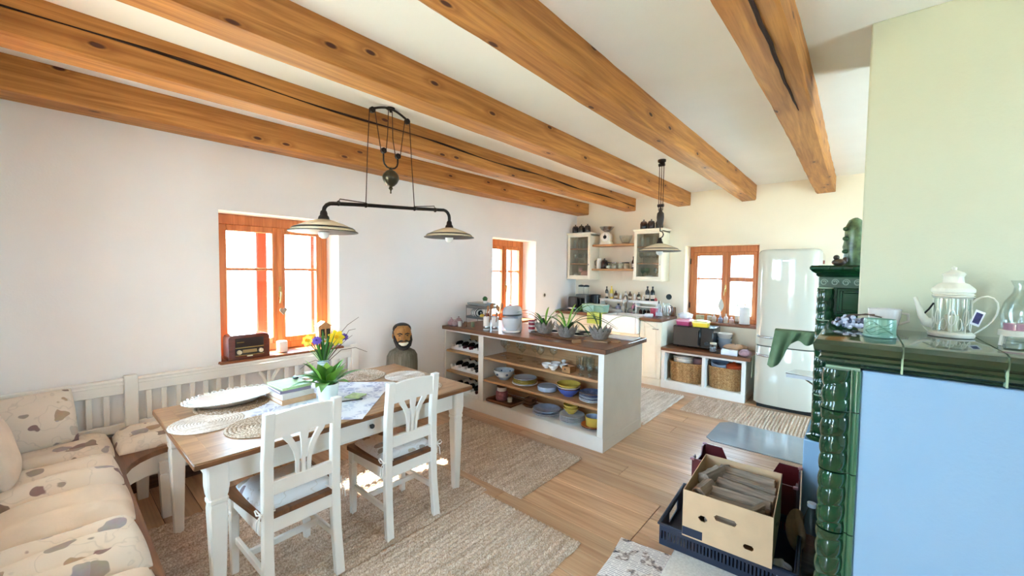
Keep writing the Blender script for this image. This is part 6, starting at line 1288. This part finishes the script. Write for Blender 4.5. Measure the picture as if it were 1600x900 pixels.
# navy crate
NAVY = mat('navy_plastic', '#20283d', .4, spec=.5)
def crate(name, label, loc, rz, w, d, h, m_, slots=True, notch=False, floor_=True, m2=None):
    t = thing(name, label, 'crate', loc, rz)
    th = .006
    if floor_: obj('bottom', B(-w/2, w/2, -d/2, d/2, 0, .008), m_, t)
    for s in (-1, 1):
        if slots:
            g = MB().box(-w/2, w/2, s*d/2-th/2, s*d/2+th/2, 0, h*.28).box(-w/2, w/2, s*d/2-th/2, s*d/2+th/2, h*.66, h)
            n = int(w/.016)
            for i in range(n): g.box(-w/2+i*w/n, -w/2+i*w/n+.009, s*d/2-th/2, s*d/2+th/2, h*.28, h*.66)
            obj('long_side', g, m_, t, smooth=0)
            g = MB().box(s*w/2-th/2, s*w/2+th/2, -d/2, d/2, 0, h*.28).box(s*w/2-th/2, s*w/2+th/2, -d/2, -d*.17, h*.28, h).box(s*w/2-th/2, s*w/2+th/2, d*.17, d/2, h*.28, h).box(s*w/2-th/2, s*w/2+th/2, -d*.17, d*.17, h*.75, h)
            obj('short_side', g, m_, t, smooth=0)
        else:
            c = h-.07
            pf = [(-w/2, 0), (w/2, 0), (w/2, h), (w*.3, h), (w*.24, c), (-w*.24, c), (-w*.3, h), (-w/2, h)] if notch else [(-w/2, 0), (w/2, 0), (w/2, h), (-w/2, h)]
            obj('long_side', MB().prism(pf, s*d/2-th/2, s*d/2+th/2, 'y'), m_, t, smooth=0)
            c2 = h-.05
            pf2 = [(-d/2, 0), (d/2, 0), (d/2, h), (d*.28, h), (d*.22, c2), (-d*.22, c2), (-d*.28, h), (-d/2, h)] if notch else [(-d/2, 0), (d/2, 0), (d/2, h), (-d/2, h)]
            obj('short_side', MB().prism(pf2, s*w/2-th/2, s*w/2+th/2, 'x'), m_, t, smooth=0)
    if slots: obj('rim', MB().box(-w/2-.012, w/2+.012, -d/2-.012, -d/2+.006, h-.012, h, b=.004).box(-w/2-.012, w/2+.012, d/2-.006, d/2+.012, h-.012, h, b=.004).box(-w/2-.012, -w/2+.006, -d/2, d/2, h-.012, h, b=.004).box(w/2-.006, w/2+.012, -d/2, d/2, h-.012, h, b=.004), m_, t)
    else:
        for sx in (-1, 1):
            for sy in (-1, 1): obj('corner_lip', B(sx*w/2-.012, sx*w/2+.012, sy*d/2-.012, sy*d/2+.012, h-.01, h+.003, b=.003), m2 or m_, t)
    return t
crate('plastic_crate', 'navy slotted plastic crate under the cardboard box', (3.275, 2.41, .104), .06, .60, .5, .12, NAVY)
crate('red_crate', 'dark red plastic crate behind the cardboard box', (3.262, 2.815, .02), .02, .54, .29, .375, mat('crate_red', '#5c1c22', .35, spec=.5), False, True, m2=mat('crate_rim', '#a7737a', .4))
wbx = thing('foam_box', 'white speckled box under the navy crate', 'box', (3.32, 2.0, 0.0), .06)
FOAM = mat('speckled_white', '#e4e4e0', .7, var=.12, vs=90); obj('body', B(-.24, .24, -.3, .3, 0, .085, b=.005), FOAM, wbx); obj('lid', B(-.245, .245, -.305, .305, .085, .103, b=.004), FOAM, wbx)
t = NT('newsprint'); v = t.coords((1, 1, 1), rot=(0, 0, .05)); br = t.add('ShaderNodeTexBrick'); t.link(v, br.inputs['Vector'])
for k_, v_ in (('Scale', 1.0), ('Mortar Size', .0045), ('Brick Width', .075), ('Row Height', .0125), ('Bias', -.2)): br.inputs[k_].default_value = v_
br.inputs['Color1'].default_value = C4(hexc('#8f8a92')); br.inputs['Color2'].default_value = C4(hexc('#cfc9ca')); br.inputs['Mortar'].default_value = C4(hexc('#ebe7e4'))
n = t.add('ShaderNodeTexNoise'); n.inputs['Scale'].default_value = 11; t.link(v, n.inputs['Vector']); f_ = t.ramp(n.outputs['Fac'], [(.52, (0, 0, 0)), (.56, (1, 1, 1))]); n2 = t.add('ShaderNodeTexNoise'); n2.inputs['Scale'].default_value = 40; t.link(v, n2.inputs['Vector'])
t.col(t.mix(f_, br.outputs['Color'], t.ramp(n2.outputs['Fac'], [(.35, hexc('#4a4a52')), (.5, hexc('#a89a94')), (.65, hexc('#e8e2dc'))]))); MATS['newsprint'] = t.fin(.8, 0, .2)
for i in range(4): one('newspaper', B(-.14, .14, -.2, .2, 0, .012, b=.002), mat('newsprint', '#b9b3b4', .8, var=.45, vs=26), ('lowest newspaper of the pile on the floor beside the white box', 'second newspaper from the bottom of the pile by the crate', 'third newspaper in the pile by the crate', 'top newspaper of the pile by the crate')[i], 'newspaper', (2.92+.008*i, 1.98-.01*i, .0005+.0125*i), .06+.03*i, 'newspaper pile')
one('paper_wad', MB().surf(lambda u, v: ((.04+.012*math.sin(u*31+v*9))*math.cos(2*PI*u)*math.sin(PI*v), (.035+.012*math.sin(u*23+v*17))*math.sin(2*PI*u)*math.sin(PI*v), .045-.045*math.cos(PI*v)), 30, 14, True), mat('white_paper_wad', '#c9d2e2', .7), 'crumpled white paper in the right end of the navy crate', 'paper', (3.525, 2.27, .113))
one('paper_bag', MB().surf(lambda u, v: ((.04+.01*math.sin(u*19+v*7))*math.cos(2*PI*u)*math.sin(PI*v), (.05+.012*math.sin(u*25+v*11))*math.sin(2*PI*u)*math.sin(PI*v), .11-.11*math.cos(PI*v)), 30, 16, True), mat('brown_bag', '#9a8165', .85, var=.15), 'crumpled brown paper bag between the box and the stove', 'bag', (3.555, 2.56, .113))
pb_ = thing('plastic_bottle', 'clear plastic bottle with pale cap standing by the stove', 'bottle', (3.615, 2.56, .0))
obj('body', MB().lathe([(0, 0), (.032, 0), (.034, .01), (.034, .30), (.014, .36), (.014, .37), (0, .371)], 18), glass('pet_plastic', (.8, .84, .9), .9), pb_); obj('cap', MB().lathe([(.018, .37), (.02, .372), (.02, .39), (0, .392)], 14), mat('cap_pale', '#b7c1d2', .4), pb_)
SLATE = mat('floor_plate', '#8d9aa6', .16, spec=.7, coat=.4, var=.08, vs=5)
one('floor_plate', MB().prism([(2.70, 4.10), (2.76, 4.035), (3.53, 4.035), (3.53, 4.68), (2.78, 4.68), (2.70, 4.58)], .0005, .007), SLATE, 'grey blue spark guard plate lying on the floor before the fridge', 'floor plate', smooth=0)

# ------------------------------------------------------------------ rugs
def rug(name, x0, x1, y0, y1, m_, label, cell=.03, along='x', z=.0, h=.02, rot=0.0):
    cx, cy = (x0+x1)/2, (y0+y1)/2; w, d = x1-x0, y1-y0
    rows = max(4, int((d if along == 'x' else w)/cell)); cols = max(4, int((w if along == 'x' else d)/(cell*1.7))); su, sv = 4, 5
    U, V = cols*su+1, rows*sv+1; r = random.Random(int(x0*100+y0*10)); off = [r.uniform(-.002, .002) for _ in range(V+U)]
    vs = []
    L = w if along == 'x' else d; Wd = d if along == 'x' else w
    for i in range(U):
        s = i/su
        for j in range(V):
            q = j/sv; row = min(rows-1, int(q)); f = q-row
            bumpz = (math.sin(PI*f) if 0 < f < 1 else 0)**.8*(.5+.5*abs(math.sin(PI*(s+.5*(row % 2))))**.6)
            px = -L/2+L*i/(U-1); py = -Wd/2+Wd*j/(V-1)
            ed = .003*math.sin(px*47)+off[j % 60]*(.6 if i in (0, U-1) else 0)
            if j in (0, V-1): py += .004*math.sin(px*31)
            if i in (0, U-1): px += .005*math.sin(py*43)
            zz_ = .002+h*bumpz if 0 < i < U-1 and 0 < j < V-1 else .0015
            vs.append((px, py, zz_) if along == 'x' else (-py, px, zz_))
    fs = [(i*V+j, (i+1)*V+j, (i+1)*V+j+1, i*V+j+1) for i in range(U-1) for j in range(V-1)]
    n = len(vs); vs += [(p[0], p[1], 0.0) for p in (vs[0], vs[(U-1)*V], vs[U*V-1], vs[V-1])]; fs.append((n, n+3, n+2, n+1))
    g = MB(); g.v = vs; g.f = fs
    me = bpy.data.meshes.new(name); me.from_pydata(vs, [], fs); me.polygons.foreach_set('use_smooth', [True]*len(me.polygons)); me.materials.append(m_)
    o = bpy.data.objects.new(name, me); COL.objects.link(o); o.location = (cx, cy, z); o.rotation_euler = (0, 0, rot); return tag(o, label, 'rug', 'jute rugs')
JUTE = jute('jute_braid', '#d4bfab', '#efe4d7', '#a8917c'); JUTEL = jute('jute_pale', '#e6ddd4', '#f4eee8', '#cdc2b8')
rug('jute_rug', .62, 2.05, 2.10, 2.91, JUTE, 'jute rug running along the front of the kitchen island', along='y', z=.001)
rug('jute_rug', 1.815, 2.60, .30, 1.985, JUTE, 'jute rug behind the dining chairs nearest the camera', along='y', z=.001)
rug('jute_rug', .63, 1.80, .30, 2.03, JUTE, 'large jute rug under the dining table', along='y', z=.001)
rug('jute_rug', 1.25, 2.13, 3.98, 5.25, JUTEL, 'pale jute rug on the floor behind the kitchen island', along='y', z=.001)
rug('jute_rug', 2.25, 3.50, 4.70, 5.36, JUTE, 'jute runner on the floor in front of the low cabinet and fridge', along='y', z=.001)

# ------------------------------------------------------------------ wooden bust by the wall
bu = thing('carved_bust', 'carved wooden bust of a grinning bearded man standing by the wall behind the table', 'bust', (.26, 2.36, 0), math.radians(64))
TOR = wood('grey_carved_wood', '#7d766a', '#55503f', 'z', .8, 1.4); SKN = wood('tan_carved_face', '#b98648', '#8f6130', 'z', .6, 1.2); HAIR = mat('black_carved_hair', '#1c1714', .6, bump=.4, bs=60)
rs = []
for z, w, d in ((0, .15, .12), (.3, .15, .12), (.62, .15, .115), (.70, .145, .11), (.745, .12, .095), (.77, .075, .07), (.79, .05, .05)):
    rs.append([(math.cos(2*PI*j/20)*w*(1+.04*math.cos(4*2*PI*j/20)), math.sin(2*PI*j/20)*d, z) for j in range(20)])
obj('torso', MB().rings(rs), TOR, bu)
rs = []
for z, w, d, o_ in ((.77, .045, .05, 0), (.79, .055, .065, -.005), (.82, .072, .085, -.01), (.86, .082, .095, -.008), (.90, .085, .1, -.004), (.94, .085, .1, 0), (.975, .08, .095, .002), (1.0, .06, .075, .004), (1.012, .02, .03, .004)):
    rs.append([(math.cos(2*PI*j/24)*w, math.sin(2*PI*j/24)*d+o_, z) for j in range(24)])
hd = obj('head', MB().rings(rs), SKN, bu)
obj('hair', MB().ell((0, .022, .965), (.092, .095, .062), 20, 12).ell((.07, .03, .91), (.024, .06, .06), 12, 8).ell((-.07, .03, .91), (.024, .06, .06), 12, 8), HAIR, hd)
obj('beard', MB().tube([(-.078, -.03, .9), (-.076, -.055, .86), (-.058, -.085, .815), (-.03, -.098, .79), (0, -.1, .785), (.03, -.098, .79), (.058, -.085, .815), (.076, -.055, .86), (.078, -.03, .9)], [.014, .018, .02, .022, .024, .022, .02, .018, .014], 10), HAIR, hd)
obj('moustache', MB().tube([(-.055, -.084, .845), (-.03, -.103, .86), (0, -.11, .862), (.03, -.103, .86), (.055, -.084, .845)], [.006, .01, .008, .01, .006], 8), HAIR, hd)
obj('teeth', MB().tube([(-.045, -.09, .838), (-.02, -.105, .828), (0, -.108, .826), (.02, -.105, .828), (.045, -.09, .838)], [.007, .016, .018, .016, .007], 8), mat('painted_teeth', '#e6dfcc', .5), hd)
obj('nose', MB().rings([[(math.cos(2*PI*j/10)*w, -.1+o_+math.sin(2*PI*j/10)*d, z) for j in range(10)] for z, w, d, o_ in ((.864, .012, .01, -.008), (.872, .02, .018, -.012), (.885, .015, .016, -.008), (.91, .01, .012, .0), (.925, .008, .008, .004))]), SKN, hd)
for s in (-1, 1):
    obj('eye', MB().ell((s*.034, -.09, .912), (.016, .008, .006), 12, 6), HAIR, hd); obj('brow', MB().tube([(s*.012, -.1, .925), (s*.035, -.1, .934), (s*.06, -.083, .926)], [.005, .007, .004], 8), HAIR, hd); obj('ear', MB().ell((s*.086, .01, .895), (.012, .02, .03), 10, 8), SKN, hd)
    obj('cheek', MB().ell((s*.045, -.082, .87), (.022, .016, .018), 10, 8), SKN, hd)

# ------------------------------------------------------------------ on the window sill by the table
rd = thing('table_radio', 'brown wooden retro radio with two ivory knobs on the dining window sill', 'radio', (-.045, 1.075, .835), PI/2)
RW = wood('radio_wood', '#7d3c26', '#5a2718', 'x', .25, 1.0, None, 0, .5)
rs = []
for y_, s in ((-.075, 1), (.075, 1)):
    rs.append([(-.145, y_, 0), (.145, y_, 0), (.145, y_, .17), (.135, y_, .188), (.115, y_, .196), (-.115, y_, .196), (-.135, y_, .188), (-.145, y_, .17)])
obj('cabinet', MB().rings(rs), RW, rd, smooth=30); obj('grille', B(-.1, .1, -.08, -.075, .098, .17, b=.004), mat('radio_grille', '#2a1a14', .7, bump=.5, bs=200), rd)
obj('gold_trim', MB().box(-.1, .1, -.083, -.075, .09, .096).box(-.1, .1, -.083, -.075, .03, .034), mat('gold', '#b69350', .3, .9), rd); obj('lower_panel', B(-.1, .1, -.079, -.075, .034, .09), mat('radio_panel', '#24150f', .5), rd)
obj('tuning_scale', B(-.05, .05, -.082, -.078, .05, .075), mat('dial_glow', '#a98b5a', .4), rd); obj('pointer', B(-.09, -.04, -.0815, -.08, .135, .139), mat('gold', '#b69350'), rd)
for s in (-1, 1): obj('knob', MB().cyl((s*.076, -.076, .06), (s*.076, -.098, .06), .017).cyl((s*.076, -.098, .06), (s*.076, -.101, .06), .012), mat('ivory', '#e5d9bd', .35), rd)
obj('badge', B(-.02, .02, -.079, -.075, .018, .026), mat('ivory', '#e5d9bd'), rd)
for x in (-.11, .11):
    for y_ in (-.05, .05): obj('foot', MB().cyl((x, y_, -.001), (x, y_, .001), .012), BLACK, rd)
one('candle_block', B(-.035, .035, -.035, .035, 0, .10, b=.008), mat('white_candle_holder', '#eeebe4', .4), 'white square candle holder beside the radio on the window sill', 'candle holder', (-.05, 1.345, .835), .1)
hl = thing('wooden_house', 'small wooden lantern house with dark windows at the right of the window sill', 'lantern', (-.09, 1.72, .835), PI/2)
HW = wood('light_house_wood', '#c79a66', '#9c7142', 'z', .6); obj('walls', B(-.055, .055, -.04, .04, 0, .19, b=.003), HW, hl)
obj('roof', MB().prism([(-.065, .19), (.065, .19), (0, .235)], -.045, .045, 'y'), HW, hl, smooth=0)
for x, z0, z1 in ((-.02, .10, .165), (.03, .04, .165), (-.02, .02, .07)): obj('opening', B(x-.017, x+.017, -.042, -.04, z0, z1), mat('opening_dark', '#241a12', .9), hl)
ho = thing('heart_ornament', 'small grey heart ornament hanging from the dining window handle', 'ornament', (-.165, 1.40, 1.27), PI/2)
obj('string', MB().tube([(0, 0, 0), (.004, 0, -.05)], .0015, 5), TWIG, ho)
obj('heart', MB().prism([(.03*math.sin(q)**3, -.085+.0022*(13*math.cos(q)-5*math.cos(2*q)-2*math.cos(3*q)-math.cos(4*q))) for q in [2*PI*i/28 for i in range(28)]], -.007, .007, 'y'), mat('rope_heart', '#8b8172', .8, bump=.6, bs=80), ho)

# ------------------------------------------------------------------ trees outside the windows
BARK = mat('bark', '#8c7d6d', .9); 
def tree(x, y, label, seed):
    t = thing('garden_tree', label, 'tree', (x, y, -.35)); r = random.Random(seed); segs = MB()
    def grow(p, d, L, rad, depth):
        q = p+d*L; m = p+d*L*.5+Vector((r.uniform(-1, 1), r.uniform(-1, 1), r.uniform(-.3, .3)))*L*.08
        segs.tube([p, m, q], [rad, rad*.85, rad*.7], 5)
        if depth: 
            for _ in range(3): grow(q, (d+Vector((r.uniform(-1, 1), r.uniform(-1, 1), r.uniform(-.2, .8)))*.7).normalized(), L*.72, rad*.62, depth-1)
    obj('trunk', MB().tube([(0, 0, 0), (.05, .02, .8), (0, 0, 1.5)], [.12, .1, .08], 8), BARK, t)
    grow(Vector((0, 0, 1.45)), Vector((0, 0, 1)), .7, .05, 4); obj('branches', segs, BARK, t, smooth=0)
tree(-4.2, 2.0, 'bare garden tree outside the dining window', 3)
tree(-6.5, 8.4, 'bare garden tree outside the window by the island', 5)
